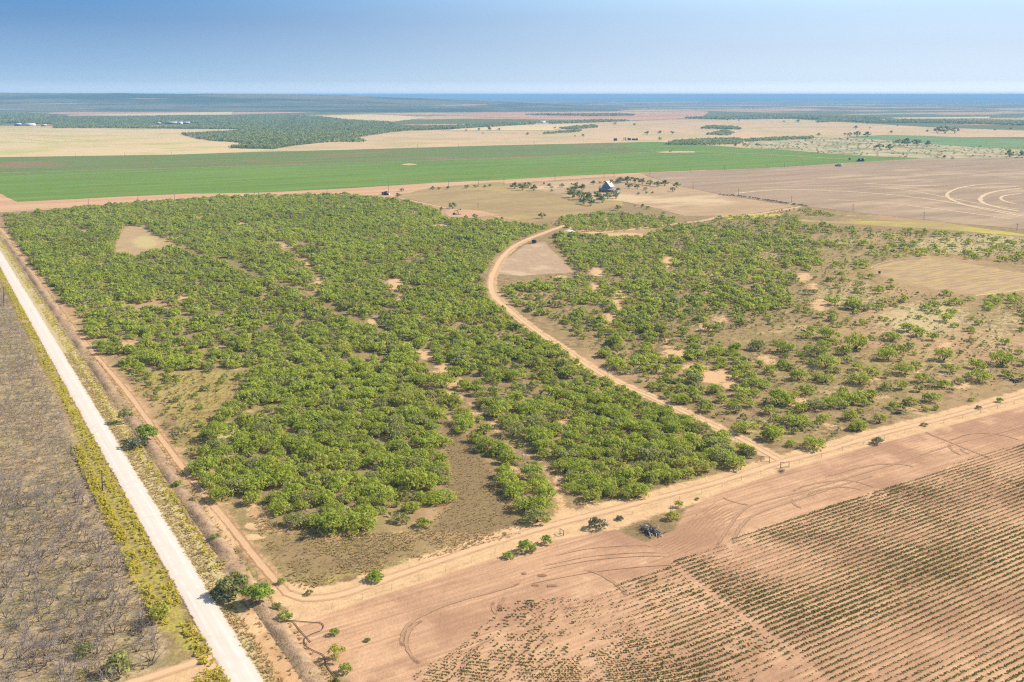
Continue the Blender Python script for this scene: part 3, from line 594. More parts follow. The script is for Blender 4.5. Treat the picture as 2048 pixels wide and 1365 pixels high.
class Scatter:                              # many copies of a shape laid into ONE mesh (for what nobody could count)
    def __init__(s): s.V = []; s.T = []; s.H = []
    def put(s, q, tone, pos, sc, rot, dt):
        V = len(q); c, sn = np.cos(rot)[:, None], np.sin(rot)[:, None]
        sc = np.asarray(sc, float); sx = sc if sc.ndim == 1 else sc[:, 0]; sz = sc if sc.ndim == 1 else sc[:, 1]
        x = (q[None, :, 0] * c - q[None, :, 1] * sn) * sx[:, None] + pos[:, :1]; y = (q[None, :, 0] * sn + q[None, :, 1] * c) * sx[:, None] + pos[:, 1:2]
        z = q[None, :, 2] * sz[:, None] + (pos[:, 2:3] if pos.shape[1] > 2 else 0)
        s.V.append(np.stack([x, y, z], -1).reshape(-1, 3)); s.H.append(np.repeat(hash2((pos[:, 0] * 10).astype(int), (pos[:, 1] * 10).astype(int), 17), V)); s.T.append(np.clip(tone[None, :] + dt[:, None], 0, 1).ravel())
    def obj(s, name, mat):
        V = np.vstack(s.V); m = MB(); m.add(V, quads(len(V) // 4)); return m.obj(name, mat, attrs={'tone': np.concatenate(s.T), 'hue': np.concatenate(s.H)})

# where the mesquites grow
DENSE = GP([(10, 432), (110, 424), (210, 412), (450, 396), (690, 390), (745, 398), (800, 402), (860, 418), (900, 442), (1000, 444), (1098, 456), (1040, 478), (985, 515), (970, 545), (958, 562), (975, 600), (1040, 655), (1065, 672), (1150, 728), (1200, 762), (1260, 796), (1330, 818), (1400, 850), (1446, 876), (1472, 915), (1468, 936), (1418, 943), (1398, 962), (1338, 970), (1260, 1000), (1183, 1004), (1142, 983), (1122, 945), (1112, 930), (1106, 1030), (1073, 1046), (1036, 1020), (990, 942), (920, 868), (884, 815), (842, 792), (880, 856), (895, 950), (888, 1000), (805, 1042), (727, 1060), (653, 1064), (592, 1050), (551, 1022), (505, 1010), (430, 1002), (389, 942), (412, 880), (480, 800), (520, 735), (255, 748), (222, 722), (181, 672), (146, 623), (107, 576), (66, 529), (36, 488)])
HOLES = [GP([(226, 508), (229, 486), (238, 466), (253, 451), (287, 453), (322, 474), (355, 489), (372, 499), (300, 505), (262, 518)])]
LANES = [(GP([(365, 500), (461, 526), (508, 550), (586, 577), (625, 597), (672, 624), (734, 650)]), 3.6), (GP([(480, 446), (566, 492), (612, 526), (640, 568)]), 2.8), (GP([(786, 565), (800, 605), (744, 648), (813, 692), (889, 744), (912, 770)]), 2.2), (GP([(905, 775), (950, 822), (990, 855), (1030, 905), (1068, 915), (1108, 950), (1118, 1000)]), 2.2), (GP([(842, 792), (890, 760), (850, 712)]), 3.5), (GP(SANDTRACK_PX), 4.2), (GP(SANDTRACK2_PX), 4.0)]
R1 = GP([(1110, 470), (1250, 478), (1400, 452), (1560, 470), (1660, 486), (1600, 560), (1540, 620), (1440, 680), (1480, 760), (1620, 830), (1560, 872), (1490, 872), (1330, 800), (1200, 715), (1100, 640), (1022, 606), (1010, 575), (1150, 562), (1152, 545), (1120, 505)])
R2 = GP([(1400, 440), (1600, 418), (1700, 436), (2100, 476), (2200, 480), (2300, 700), (2048, 770), (1900, 808), (1700, 868), (1640, 888), (1500, 880), (1330, 800), (1200, 715), (1100, 640), (1010, 590), (1250, 478)])
COPSE = GP([(1105, 450), (1140, 432), (1230, 427), (1362, 440), (1335, 455), (1230, 464), (1150, 462)])
OPEN = [GP([(1740, 552), (1740, 530), (1790, 516), (1870, 512), (2300, 560), (2300, 615), (2048, 590), (1980, 598), (1890, 590)]), GP([(994, 550), (1000, 528), (1030, 503), (1052, 487), (1095, 482), (1130, 520), (1152, 546), (1100, 552), (1040, 556)]), GP([(1600, 432), (1900, 440), (2300, 500), (2300, 530), (2048, 478), (1820, 462), (1600, 450)])]
SPARSE = GP([(255, 748), (520, 735), (480, 800), (412, 880), (389, 942), (330, 858), (290, 800)])
patches = [ell(*e) for e in PATCH]
# mesquites drawn one by one in the near right-hand pasture: pixel of the foot in a 3.413x enlargement, crown width
RT = [(565,90,90),(715,95,140),(570,185,80),(680,175,130),(825,205,110),(900,165,170),(840,260,80),(1115,235,140),(1150,105,130),(1345,80,110),(1420,105,90),(1270,165,90),(1180,190,120),(1235,335,140),(1500,240,130),(1550,325,100),(1730,295,110),(1740,385,150),(1895,270,170),(1605,405,90),(1510,430,110),(1430,425,110),(1330,455,80),(1410,525,130),(1290,545,110),(1460,500,70),(1160,570,80),(1060,665,100),(930,710,130),(890,720,90),(860,645,130),(680,665,100),(500,690,180),(615,840,170),(335,785,160),(470,740,80),(460,830,80),(140,735,160),(125,870,110),(880,540,130),(1000,500,120),(1010,350,110),(930,400,160),(690,390,130),(700,290,160),(640,215,130),(510,375,140),(320,330,110),(410,190,140),(405,280,90),(230,150,60),(370,140,80),(90,370,110),(110,300,110),(810,480,90),(1210,440,100),(1110,440,100),(370,545,180),(250,430,130),(180,390,120),(620,580,140),(560,470,110),(720,560,130),(310,610,110),(2030,40,60),(2040,370,60),(1700,60,40),(1690,520,40),(1380,590,50),(1445,580,40),(60,560,110),(450,560,120),(520,600,110),(180,560,100),(80,600,100)]
fixed = []
for x, y, w in RT:
    px, py = 1448 + x / 3.413, 650 + y / 3.413; p = G(px, py); fixed.append((p[0], p[1], w / 3.413 * mpp(py) / 6.6, -1))
for px, py, w in [(848, 1055, 40), (802, 1044, 40), (890, 1002, 48), (660, 1064, 70), (720, 1060, 70), (560, 1026, 60), (600, 1050, 60), (440, 1000, 60), (470, 985, 60), (395, 945, 50), (415, 940, 60), (535, 975, 60), (890, 808, 50), (1075, 1044, 62), (1050, 1020, 56), (1090, 1000, 60), (1040, 985, 56), (1065, 960, 56), (1010, 955, 44), (1020, 985, 40), (885, 775, 56), (1448, 925, 56), (1440, 900, 60), (1470, 935, 50), (1500, 905, 34), (455, 838, 50), (520, 842, 36), (525, 870, 46), (430, 880, 60)]:
    p = G(px, py); fixed.append((p[0], p[1], w * mpp(py) / 7.2, -1))
fixed = np.array(fixed)
def scatter_pts(poly, spacing, seed, keep=None, jitter=.48):
    r = np.random.default_rng(seed); lo, hi = poly.min(0), poly.max(0); h = spacing
    X_, Y_ = np.meshgrid(np.arange(lo[0], hi[0], h), np.arange(lo[1], hi[1], h * .87)); X_[1::2] += h / 2
    p = np.c_[X_.ravel(), Y_.ravel()] + r.uniform(-jitter, jitter, (X_.size, 2)) * h
    p = p[inside(p, poly)]
    if keep is not None: p = p[r.uniform(0, 1, len(p)) < keep(p)]
    return p
def clear(p, lanes=True):
    ok = np.ones(len(p), bool)
    for h in HOLES + OPEN: ok &= ~inside(p, h)
    for e in patches:
        c = e.mean(0); ok &= ~inside(p, c + (e - c) * .85)
    if lanes:
        for L, w in LANES: ok &= dist_line(p, L) > w
    return p[ok]
def far_from(p, q, d):
    ok = np.ones(len(p), bool)
    for a in q: ok &= np.hypot(p[:, 0] - a[0], p[:, 1] - a[1]) > d
    return p[ok]
dn = scatter_pts(DENSE, 4.1, 1, lambda p: np.clip(.25 + 1.5 * vnoise(p[:, 0], p[:, 1], 20, 21), .45, .97) * np.where(inside(p, ell(60, 440, 150, 26)), .7, 1) * np.where(inside(p, ell(400, 680, 190, 120)), .72, 1))
d1 = scatter_pts(R1, 4.9, 2, lambda p: np.clip(2.0 * vnoise(p[:, 0], p[:, 1], 18, 22) - .1, .2, .97))
d2 = scatter_pts(R2, 7.2, 3, lambda p: np.clip(1.7 * vnoise(p[:, 0], p[:, 1], 24, 23) - .3, .1, .8)); d2 = d2[~inside(d2, R1)]
d3 = scatter_pts(COPSE, 6.0, 4); d4 = scatter_pts(SPARSE, 7.0, 5, lambda p: .38 + 0 * p[:, 0])
near_right = G(np.array([0]), np.array([655]))[0, 1]
d5 = scatter_pts(GP([(1460, 690), (1560, 680), (1700, 760), (1760, 800), (1700, 850), (1620, 880), (1490, 880), (1400, 820)]), 6.6, 6, lambda p: np.clip(1.8 * vnoise(p[:, 0], p[:, 1], 16, 24) - .2, .1, .8)); d6 = scatter_pts(GP([(1560, 660), (2048, 660), (2048, 770), (1760, 800)]), 11, 7, lambda p: .35 + 0 * p[:, 0])
d1 = d1[~((d1[:, 1] < near_right) & inside(d1, GP([(1448, 650), (2100, 650), (2100, 960), (1448, 960)])))]; d2 = d2[~((d2[:, 1] < near_right) & (d2[:, 0] > G(1448, 700)[0]))]
pts = np.vstack([clear(dn), clear(d1), clear(d2), d3, d4, clear(d5), clear(d6)]); pts = far_from(pts, fixed, 3.2)
kind = np.concatenate([np.zeros(len(pts)), np.ones(len(fixed))])
TREES = np.vstack([pts, fixed[:, :2]])
r = np.random.default_rng(77)
SZ = np.concatenate([np.clip(r.normal(.73, .19, len(pts)), .34, 1.3), np.clip(fixed[:, 2], .4, 1.5)])
inR = inside(TREES, R2) & (kind == 0); SZ[inR] *= r.uniform(.6, 1.2, inR.sum())
inS = inside(TREES, SPARSE); SZ[inS] *= .62
ROT = r.uniform(0, 6.28, len(TREES)); ZS = SZ * r.uniform(.75, 1.08, len(TREES)); TONE = r.normal(0, .14, len(TREES)) + (vnoise(TREES[:, 0], TREES[:, 1], 60, 31) - .5) * .35
# apparent size and whether it is in the frame decide which 300 stand as single objects
depth = TREES[:, 1] * CP + EYE * SP; sx_ = PX0 + FPX * TREES[:, 0] / depth
app = SZ / depth * ((sx_ > -20) & (sx_ < 2070))
order = np.argsort(-app); solo = order[:300]; rest = order[300:]

LANDM = [('the gate at the track junction', 1535, 922), ('the bleached brush pile', 1300, 1062), ('the bend where the two tracks meet', 600, 1190), ('the mouth of the mown lane', 960, 1050), ('the narrow sand gap in the thicket front', 1116, 985), ('the dark branch heap in the dry grass', 605, 1078), ('the round bare spot inside the thicket', 1125, 852), ('the bare sand at the head of the mown lane', 912, 770),
         ('the straw coloured opening', 450, 876), ('the round grey bush by the ploughed field', 1755, 885), ('the black brush heap in the pasture', 1795, 827), ('the lower end of the sand track', 1500, 888), ('the sand track where it enters the thicket', 1310, 798), ('the thicket corner beside the red track', 430, 1003), ('the thicket corner next to the gate', 1470, 935), ('the pink bare patch in the pasture', 1430, 755),
         ('the red bare soil at the thicket front', 520, 1032), ('the lone small tree in the dry grass', 848, 1055), ('the last tree of the narrow row', 1073, 1046), ('the middle of the mown lane', 940, 930), ('the thicket edge halfway along the red track', 300, 850), ('the small sand spot in the narrow row', 992, 853), ('the front rim of the thicket above the tracks', 1261, 1001), ('the rim of the thicket facing the dry grass', 653, 1066),
         ('the bare strip at the pasture corner', 1925, 772), ('the small bare mound in the pasture', 1655, 855), ('the pasture edge by the field track', 1600, 905), ('the leaning dark trunks by the pasture edge', 2030, 763), ('the dense heart of the thicket', 1280, 900), ('the dense heart of the left thicket', 720, 900), ('the yellow weedy opening', 350, 800), ('the sandy fork in the mown lane', 850, 805), ('the bend of the thicket rim at the lane', 895, 950), ('the thicket tip at the narrow row', 1140, 985)]
ORD = ['', 'second ', 'third ', 'fourth ', 'fifth ', 'sixth ', 'seventh ', 'eighth ', 'ninth ', 'tenth ', 'eleventh ', 'twelfth ']
def rank_labels(pos, pick, marks, noun):
    best = {i: (99, '') for i in pick}
    for nm, x, y in marks:
        d = np.hypot(*(pos - G(x, y)).T); o = np.argsort(d)[:12]
        for k, i in enumerate(o):
            if i in best and k < best[i][0]: best[i] = (k, f'{noun}, {ORD[k]}nearest to {nm}')
    return best
proto_n = 7; protos = []
for q in range(proto_n):
    rad, ht = [3.6, 3.9, 3.3, 3.7, 4.1, 3.2, 3.5][q], [4.5, 4.2, 4.9, 3.9, 4.6, 4.4, 5.0][q]
    cq, ct = crown(q + 1, 950, .44, rad, ht, .08, 34 + 2 * q)
    m = MB(); m.add(cq, quads(len(cq) // 4)); cm = m.mesh('crown', M['leaf'], attrs={'tone': ct}); tm = trunk_mb(q, rad, ht).mesh('trunk', M['bark'])
    protos.append((cm, tm))
lab = rank_labels(TREES, set(solo.tolist()), LANDM, 'leafy green mesquite')
roots = {}
def region_label(i):
    p = TREES[i:i + 1]
    if inside(p, R2)[0] or inside(p, R1)[0]: return 'rounded green mesquite scattered in the open grassy pasture', 'mesquites scattered in the open pasture'
    if TREES[i, 0] > G(1000, 940)[0] - 6: return 'green mesquite packed among others in the thicket beside the sand track', 'mesquites of the thicket by the sand track'
    return 'green mesquite packed among others in the thicket left of the mown lane', 'mesquites of the thicket left of the mown lane'
for i in solo:
    q = int(hash2(np.array([i]), np.array([5]), 3)[0] * 6.999); nm, gp = region_label(i)
    if lab[i][0] < 12: nm = lab[i][1]
    loc = (TREES[i, 0], TREES[i, 1], 0)
    if q not in roots:
        o = thing('mesquite_tree', nm, 'tree', loc, ROT[i], gp); o.scale = (SZ[i], SZ[i], ZS[i])
        link('crown', protos[q][0], o); link('trunk', protos[q][1], o); roots[q] = o
    else: dup(roots[q], loc, ROT[i], (SZ[i], SZ[i], ZS[i]), nm, gp)
lod = []
for q in range(5):
    a = crown(40 + q, 360, .68, 3.6, 4.6, .08, 26); tm = trunk_mb(40 + q, n=3, sides=3, sub=1)
    b = crown(60 + q, 150, 1.0, 3.6, 4.6, .08, 20); lod.append((a, b, tm))
sm = Scatter(); st_ = MB()
for q in range(5):
    s = rest[(rest % 5) == q]; nr = s[depth[s] < 420]; fr = s[depth[s] >= 420]
    if len(nr): sm.put(*lod[q][0], TREES[nr], np.c_[SZ[nr], ZS[nr]], ROT[nr], TONE[nr])
    if len(fr): sm.put(*lod[q][1], TREES[fr], np.c_[SZ[fr], ZS[fr]], ROT[fr], TONE[fr])
tag(sm.obj('mesquite_thicket', M['leaf']), 'dense far reach of the green mesquite thicket', 'thicket', kind='stuff')
tq = np.vstack(lod[0][2].v); tf = np.vstack([f for f in lod[0][2].f if f.shape[1] == 4])
nt = rest[(depth[rest] < 520)]
TV = Scatter(); tqq = tq[tf.ravel()]; TV.put(tqq, np.zeros(len(tqq)), TREES[nt], np.c_[SZ[nt], ZS[nt]], ROT[nt], np.zeros(len(nt)))
tag(TV.obj('thicket_stems', M['bark']), 'dark stems under the far mesquite thicket', 'stems', kind='stuff')
print('trees', len(TREES), 'rest', len(rest))

# single shrubs and trees that stand alone: (foot x, foot y, crown width px, height factor, leaf, label)
def make_plant(name, cat, label, x, y, wpx, hf=1.0, leaf='leaf', seed=1, n=700, group=None, tall=None, clump=36, base=.02):
    s = wpx * mpp(y) * 1.15; rad = s / 2; ht = rad * 1.7 * hf
    cq, ct = crown(seed + 200, n, max(.16, s * .085), rad, ht, base, clump)
    o = thing(name, label, cat, g3(x, y), 0, group)
    m = MB(); m.add(cq, quads(len(cq) // 4)); m.obj('crown', M[leaf], o, attrs={'tone': ct})
    trunk_mb(seed, rad * .9, ht, 3, 5, 1, .6 * s / 7).obj('trunk', M['bark'], o)
    return o
make_plant('mesquite_sapling', 'tree', 'round bright green tree beside the road bank where the log lies', 517, 1208, 52, 1.05, 'bright', 1, 1500, base=.2)
make_plant('mesquite_sapling', 'tree', 'thin feathery pale green tree next to the white road', 470, 1190, 56, .9, 'shrub', 2, 900, base=.2)
make_plant('mesquite_sapling', 'tree', 'flat topped green tree on the bank beside the white road', 290, 882, 42, .9, 'bright', 3, 1300, base=.2)
make_plant('mesquite_sapling', 'tree', 'thin pale small tree on the bank above the flat topped tree', 252, 846, 30, 1.2, 'shrub', 4, 500, base=.2)
P_ = [(570, 1242, 27, 1.2, 'bright', 'small round bush where the black pipe begins'), (553, 1218, 20, .8, 'shrub', 'low dull bush above the start of the black pipe'), (562, 1168, 18, 1.0, 'bright', 'little bush on the inner side of the track bend'), (618, 1190, 16, .9, 'shrub', 'low tuft bush at the outer corner of the dry grass'), (752, 1160, 36, .7, 'bright', 'low green bush at the dry grass edge above the fence'),
      (672, 1320, 32, 1.6, 'lime', 'tall yellow green bush at the ploughed field corner'), (668, 1270, 20, 1.0, 'bright', 'small bush just above the tall yellow green bush'), (690, 1345, 26, 1.1, 'bright', 'green bush at the foot of the tall yellow green bush'), (322, 1240, 42, 1.4, 'lime', 'yellow green round bush in the bare brush by the white road'), (240, 1345, 60, 1.0, 'shrub', 'dull green bush in the bare brush by the driveway'), (170, 1310, 40, .9, 'shrub', 'ragged olive bush deep in the bare brush'), (272, 895, 40, .8, 'greyleaf', 'dark low bush under the flat topped roadside tree'),
      (455, 1200, 44, .8, 'greyleaf', 'dark bush under the feathery pale roadside tree'), (432, 1190, 24, .8, 'greyleaf', 'brown leafed bush touching the white road'), (355, 972, 20, .8, 'bright', 'small green bush on the bank beside the red track'), (385, 1003, 16, .7, 'shrub', 'small olive bush on the bank near the thicket corner'), (430, 1080, 22, .8, 'shrub', 'small bush on the bank beside the cracked bare soil'),
      (1195, 1058, 36, .9, 'greyleaf', 'grey green bush between the track and the brush pile'), (1052, 1104, 34, 1.0, 'bright', 'dark green bush on the fence line above the dark stains'), (1018, 1116, 22, .8, 'bright', 'low scrubby bush left of the dark green fence bush'), (1092, 1088, 24, 1.1, 'bright', 'small upright bush by the square fence post'), (1066, 1104, 18, .9, 'shrub', 'reddish low bush between the two fence bushes'), (1755, 888, 24, .85, 'greyleaf', 'round grey bush at the ploughed field edge'), (1095, 1043, 14, .9, 'bright', 'tiny bush at the foot of the narrow row'),
      (1345, 1040, 26, 1.0, 'lime', 'yellow weedy bush at the end of the brush pile'), (1357, 1015, 18, 1.2, 'lime', 'yellow weedy bush against the ploughed headland'), (1500, 912, 30, .9, 'shrub', 'dull bush on the island by the gate'), (1240, 1040, 18, .6, 'greyleaf', 'low grey tuft left of the brush pile'), (2000, 805, 16, .8, 'bright', 'small bush in the field edge past the last fence post'), (1958, 818, 12, .8, 'greyleaf', 'dark little tuft on the field track verge'), (1850, 1002 - 150, 14, .6, 'shrub', 'brown tuft on the verge of the field track'), (1395, 1000, 8, .8, 'bright', 'dark little weed on the ploughed headland'),
      (735, 1283, 12, .6, 'shrub', 'single weed in the ploughed field near the yellow green bush'), (672, 1383 - 20, 12, 1.0, 'bright', 'little sapling beside the lower black pipe')]
for k, (x, y, w, hf, lf, lb) in enumerate(P_): make_plant('shrub', 'shrub', lb, x, y, w, hf * .85, lf, 10 + k, 520, 'shrubs along the tracks and road')
# trees about the old house, along the lanes and out in the fields
HT = [(1195, 400, 26), (1180, 404, 30), (1160, 400, 28), (1145, 396, 26), (1168, 409, 22), (1182, 412, 22), (1205, 406, 24), (1215, 398, 20), (1150, 384, 22), (1165, 381, 20), (1140, 388, 18), (1238, 386, 16), (1228, 392, 14), (1232, 398, 18), (1236, 368, 14), (1242, 364, 14),
      (1100, 375, 13), (1124, 375, 12), (1152, 374, 14), (1187, 369, 12), (1200, 368, 8), (1210, 367, 8), (1222, 368, 14), (1240, 366, 18), (1255, 366, 20), (1270, 367, 20), (1285, 369, 20), (1300, 372, 18), (1315, 374, 18), (1330, 372, 18), (1258, 378, 18), (1275, 378, 16), (1291, 381, 10), (1346, 384, 14), (1354, 375, 16), (1293, 388, 8), (1305, 388, 8), (1277, 390, 8), (1104, 378, 8),
      (1030, 378, 20), (1045, 381, 22), (1068, 382, 20), (1056, 376, 18), (804, 384, 11), (866, 380, 11), (878, 380, 9), (896, 379, 11), (934, 377, 11), (951, 376, 10), (970, 376, 9), (980, 374, 9), (882, 422, 12), (906, 417, 18), (1084, 437, 18), (1104, 384, 8), (1236, 421, 18), (1284, 416, 12), (1296, 419, 10), (1327, 429, 8), (1270, 413, 6), (796, 396, 16), (785, 403, 12), (890, 440, 12), (950, 437, 14), (932, 440, 14), (1004, 432 + 8, 10)]
hl = rank_labels(GP([(a, b) for a, b, _ in HT]), set(range(len(HT))), [('the old white roofed house', 1215, 378), ('the pumpjack', 915, 428), ('the black tanks with the tall pole', 772, 392), ('the clump before the lane end', 1050, 381), ('the dark hedge behind the house', 1290, 370), ('the bare lane corner below the house', 1190, 408), ('the bush line at the crop edge', 930, 377), ('the brown pasture fence', 1310, 388), ('the copse beyond the sand track', 1240, 428), ('the thicket rim below the pumpjack', 940, 437), ('the row of bushes left of the house', 1130, 374), ('the pasture corner by the hedge', 1350, 378)], 'dusty green tree')
TP = []
for q in range(5):
    cq, ct = crown(300 + q, 170, .85, 2.6, 3.9, .12, 11); m = MB(); m.add(cq, quads(len(cq) // 4)); TP.append((m.mesh('crown', M['shrub'] if q % 2 else M['farleaf'], attrs={'tone': ct}), trunk_mb(300 + q, 2.6, 3.9, 3, 4, 1).mesh('trunk', M['bark'])))
fr_ = {}
def lone(x, y, w, k, label, group):
    q = k % 5; s = w * mpp(y) / 5.2; loc = tuple(g3(x, y))
    if q not in fr_:
        o = thing('field_tree', label, 'tree', loc, k * 1.3, group); o.scale = (s, s, s); link('crown', TP[q][0], o); link('trunk', TP[q][1], o); fr_[q] = o
    else: dup(fr_[q], loc, k * 1.3, s, label, group)
for k, (x, y, w) in enumerate(HT): lone(x, y, w, k, hl[k][1] if hl[k][0] < 12 else 'dusty green tree in the grove around the old house', 'trees around the old house')
FT = [(958, 262, 9), (980, 262, 12), (966, 268, 4), (998, 262, 9), (1055, 271, 9), (1150, 274, 5), (1167, 274, 9), (932, 262, 5), (1294, 270, 12), (1320, 268, 10), (1345, 269, 10), (1270, 252, 8), (1230, 250, 8), (1110, 258, 7), (1140, 259, 7), (1455, 242, 6), (1478, 243, 5), (1568, 245, 6), (1596, 246, 10), (1712, 258, 10), (1740, 258, 5), (1783, 267, 9), (1735, 249, 6), (1795, 253, 5), (1855, 265, 8), (1990, 262, 7), (2022, 260, 8), (1700, 273, 12), (1715, 274, 18), (1735, 274, 16), (1690, 271, 8), (1875, 266, 20), (1890, 267, 24), (1910, 267, 20), (1638, 272, 9), (1680, 280, 7), (1695, 281, 8), (1745, 284, 5), (1800, 291, 20), (1815, 292, 24), (1835, 292, 22), (1855, 293, 18), (1790, 289, 10), (1760, 299, 18), (1780, 300, 18), (1750, 298, 10), (1888, 317, 10), (1905, 319, 5), (1960, 295, 6), (2020, 314, 22), (2044, 316, 22), (1470, 294, 10), (1490, 293, 10), (1515, 293, 10), (1320, 281, 10)]
FMK = [('the row of far black tanks', 1255, 282), ('the dark clump in the pale green crop', 1820, 292), ('the far grove on the pink plain', 1890, 267), ('the near edge of the far green crop', 1780, 300), ('the shrubs left of the far green crop', 1710, 275), ('the two field trees left of centre', 980, 264), ('the blue tanks at the crop tip', 1720, 322), ('the tip of the long wood', 1620, 276), ('the far barns', 1080, 246), ('the dark clump at the crop end', 2040, 315), ('the plain beyond the wood', 1590, 246), ('the wood end by the scrubland', 1500, 293)]
fl = rank_labels(GP([(a, b) for a, b, _ in FT]), set(range(len(FT))), FMK, 'hazy far tree')
for k, (x, y, w) in enumerate(FT): lone(x, y, w, k, fl[k][1] if fl[k][0] < 12 else 'hazy far tree alone on the pale plain', 'lone trees on the far plain')
# hedge of grey brush along the pasture fence
hedge = Scatter(); hq, hc = crown(400, 40, .9, 1.8, 2.2, .05, 8)
L_ = smooth_line(GP([(1440, 391), (1486, 394), (1530, 401), (1575, 408), (1615, 413)]), 2.2); L_ = L_ + rng.normal(0, 1.2, L_.shape)
hedge.put(hq, hc, L_, rng.uniform(.5, .95, len(L_)), rng.uniform(0, 6, len(L_)), rng.normal(0, .1, len(L_)))
tag(hedge.obj('brush_hedge', M['twig']), 'grey brown brush hedge along the corner of the harrowed field', 'hedge')
# far woods: one mass of small crowns
WOODS = [[(0, 257), (200, 257), (478, 259), (475, 264), (362, 270), (410, 281), (506, 288), (458, 297), (547, 299), (581, 292), (660, 285), (730, 285), (705, 277), (785, 265), (830, 261), (912, 258), (900, 254), (800, 254), (780, 246), (700, 242), (630, 234), (560, 232), (340, 233), (140, 236), (60, 246)],
         [(-300, 257), (60, 246), (140, 236), (88, 230), (0, 229), (-300, 230)], [(870, 256), (990, 249), (1080, 246), (1200, 242), (1260, 243), (1180, 246), (1060, 250), (912, 259)], [(1330, 290), (1345, 284), (1400, 280), (1480, 278), (1485, 288), (1440, 291)], [(1470, 282), (1560, 277), (1626, 275), (1626, 278), (1500, 284)], [(1120, 258), (1190, 252), (1195, 256), (1140, 260)], [(1085, 268), (1160, 262), (1165, 264), (1090, 269)], [(1400, 258), (1420, 254), (1475, 256), (1482, 260)], [(1415, 270), (1450, 262), (1470, 268), (1455, 272)],
         [(1630, 246), (1690, 243), (1740, 246), (1900, 247), (2060, 252), (2300, 258), (2300, 248), (2000, 243), (1780, 241), (1650, 240)], [(1370, 238), (1560, 232), (1760, 238), (1700, 243), (1600, 238), (1450, 240)], [(1050, 231), (1250, 230), (1270, 232), (1180, 233)]]
YARDS = [GP([(298, 256), (398, 256), (398, 247), (298, 247)]), GP([(-20, 259), (108, 259), (108, 249), (-20, 249)]), GP([(1070, 250), (1100, 250), (1100, 245), (1070, 245)])]
far = Scatter(); fq = [crown(500 + q, 16, 2.6, 3.4, 4.0, .15, 6) for q in range(4)]
for k, w in enumerate(WOODS):
    poly = GP(w); dist = poly[:, 1].mean(); sp = np.clip(dist / 300, 7.0, 15.0)
    p = scatter_pts(poly, sp, 600 + k, lambda p: np.clip(.45 + 1.0 * vnoise(p[:, 0] * .4, p[:, 1], 60, 41), .3, 1))
    for yd in YARDS: p = p[~inside(p, yd)]
    for q in range(4):
        s = p[q::4]
        if len(s): far.put(*fq[q], s, rng.uniform(.8, 1.3, len(s)) * sp / 6.6, rng.uniform(0, 6, len(s)), rng.normal(0, .12, len(s)) + (vnoise(s[:, 0], s[:, 1], 90, 9) - .5) * .3)
p = scatter_pts(GP([(1490, 297), (1690, 310), (1854, 318), (2300, 314), (2300, 301), (1929, 295), (1758, 281), (1640, 277)]), 17, 700, lambda p: .42 + 0 * p[:, 0])
far.put(*fq[0], p, rng.uniform(.35, .75, len(p)), rng.uniform(0, 6, len(p)), rng.normal(.1, .12, len(p)))
tag(far.obj('far_woods', M['farleaf']), 'far bluish green woods spreading over the plain', 'woods', kind='stuff')

# leafless brush beyond the road
def bare_tree(seed, ht=3.6, n=5):
    r = np.random.default_rng(seed); tr, tw = MB(), MB()
    def grow(p, d, l, w, lev):
        m = tr if lev == 0 else tw
        bend = d + r.normal(size=3) * .25; bend /= np.linalg.norm(bend); p2 = p + bend * l; m.tube(p, p2, w, w * .6, 4 if lev < 2 else 3, cap=False)
        if lev >= 4: return
        for _ in range([2, 3, 2, 2][lev]):
            dd = bend + r.normal(size=3) * [.5, .55, .6, .6][lev]; dd[2] = dd[2] * .8 + .25; dd /= np.linalg.norm(dd); grow(p2, dd, l * r.uniform(.6, .85), w * .58, lev + 1)
    for q in range(n):
        a = 2 * math.pi * (q + r.uniform(0, .8)) / n; grow(np.array([math.cos(a) * .1, math.sin(a) * .1, -.05]), np.array([math.cos(a) * .6, math.sin(a) * .6, 1.0]) / 1.17, ht * .3, .07, 0)
    return tr, tw
BP = [tuple(m.mesh(nm, M['twig']) for m, nm in zip(bare_tree(900 + q, [3.4, 3.9, 3.1, 3.6, 4.2][q], [3, 4, 3, 4, 3][q]), ('trunk', 'branches'))) for q in range(5)]
for a_, b_ in BP: a_.materials[0] = M['stem']
bpoly = GP([K(.50, 575), K(.495, 820), K(.466, 960), K(.462, 1200), (330, 1295), (300, 1335), (200, 1380), (60, 1430), (-120, 1430), (-120, 900), (-60, 600)])
bp = scatter_pts(bpoly, 2.9, 800, lambda p: np.clip(.55 + .7 * vnoise(p[:, 0], p[:, 1], 12, 51), 0, .97))
bd = bp[:, 1]; o_ = np.argsort(bd); bp = bp[o_]
bsx = PX0 + FPX * bp[:, 0] / (bp[:, 1] * CP + EYE * SP); vis = (bsx > -15); idx = np.where(vis)[0]
solo_b = idx[:300]; rest_b = np.setdiff1d(np.arange(len(bp)), solo_b)
BMK = [('the yellow green round bush in the brush', 322, 1240), ('the dull green bush by the driveway', 240, 1345), ('the roadside utility pole', 205, 985), ('the driveway mouth', 420, 1315), ('the brush corner by the driveway', 200, 1375), ('the weedy bank opposite the brown leafed bush', 300, 1150), ('the bare brush edge opposite the flat topped tree', 150, 900), ('the olive bush deep in the brush', 170, 1310), ('the dark tangle at the brush edge', 270, 1260), ('the weedy bank above the yellow green bush', 300, 1200), ('the weeds opposite the thicket corner', 220, 1030)]
bl = rank_labels(bp, set(solo_b.tolist()), BMK, 'leafless grey mesquite')
br = {}
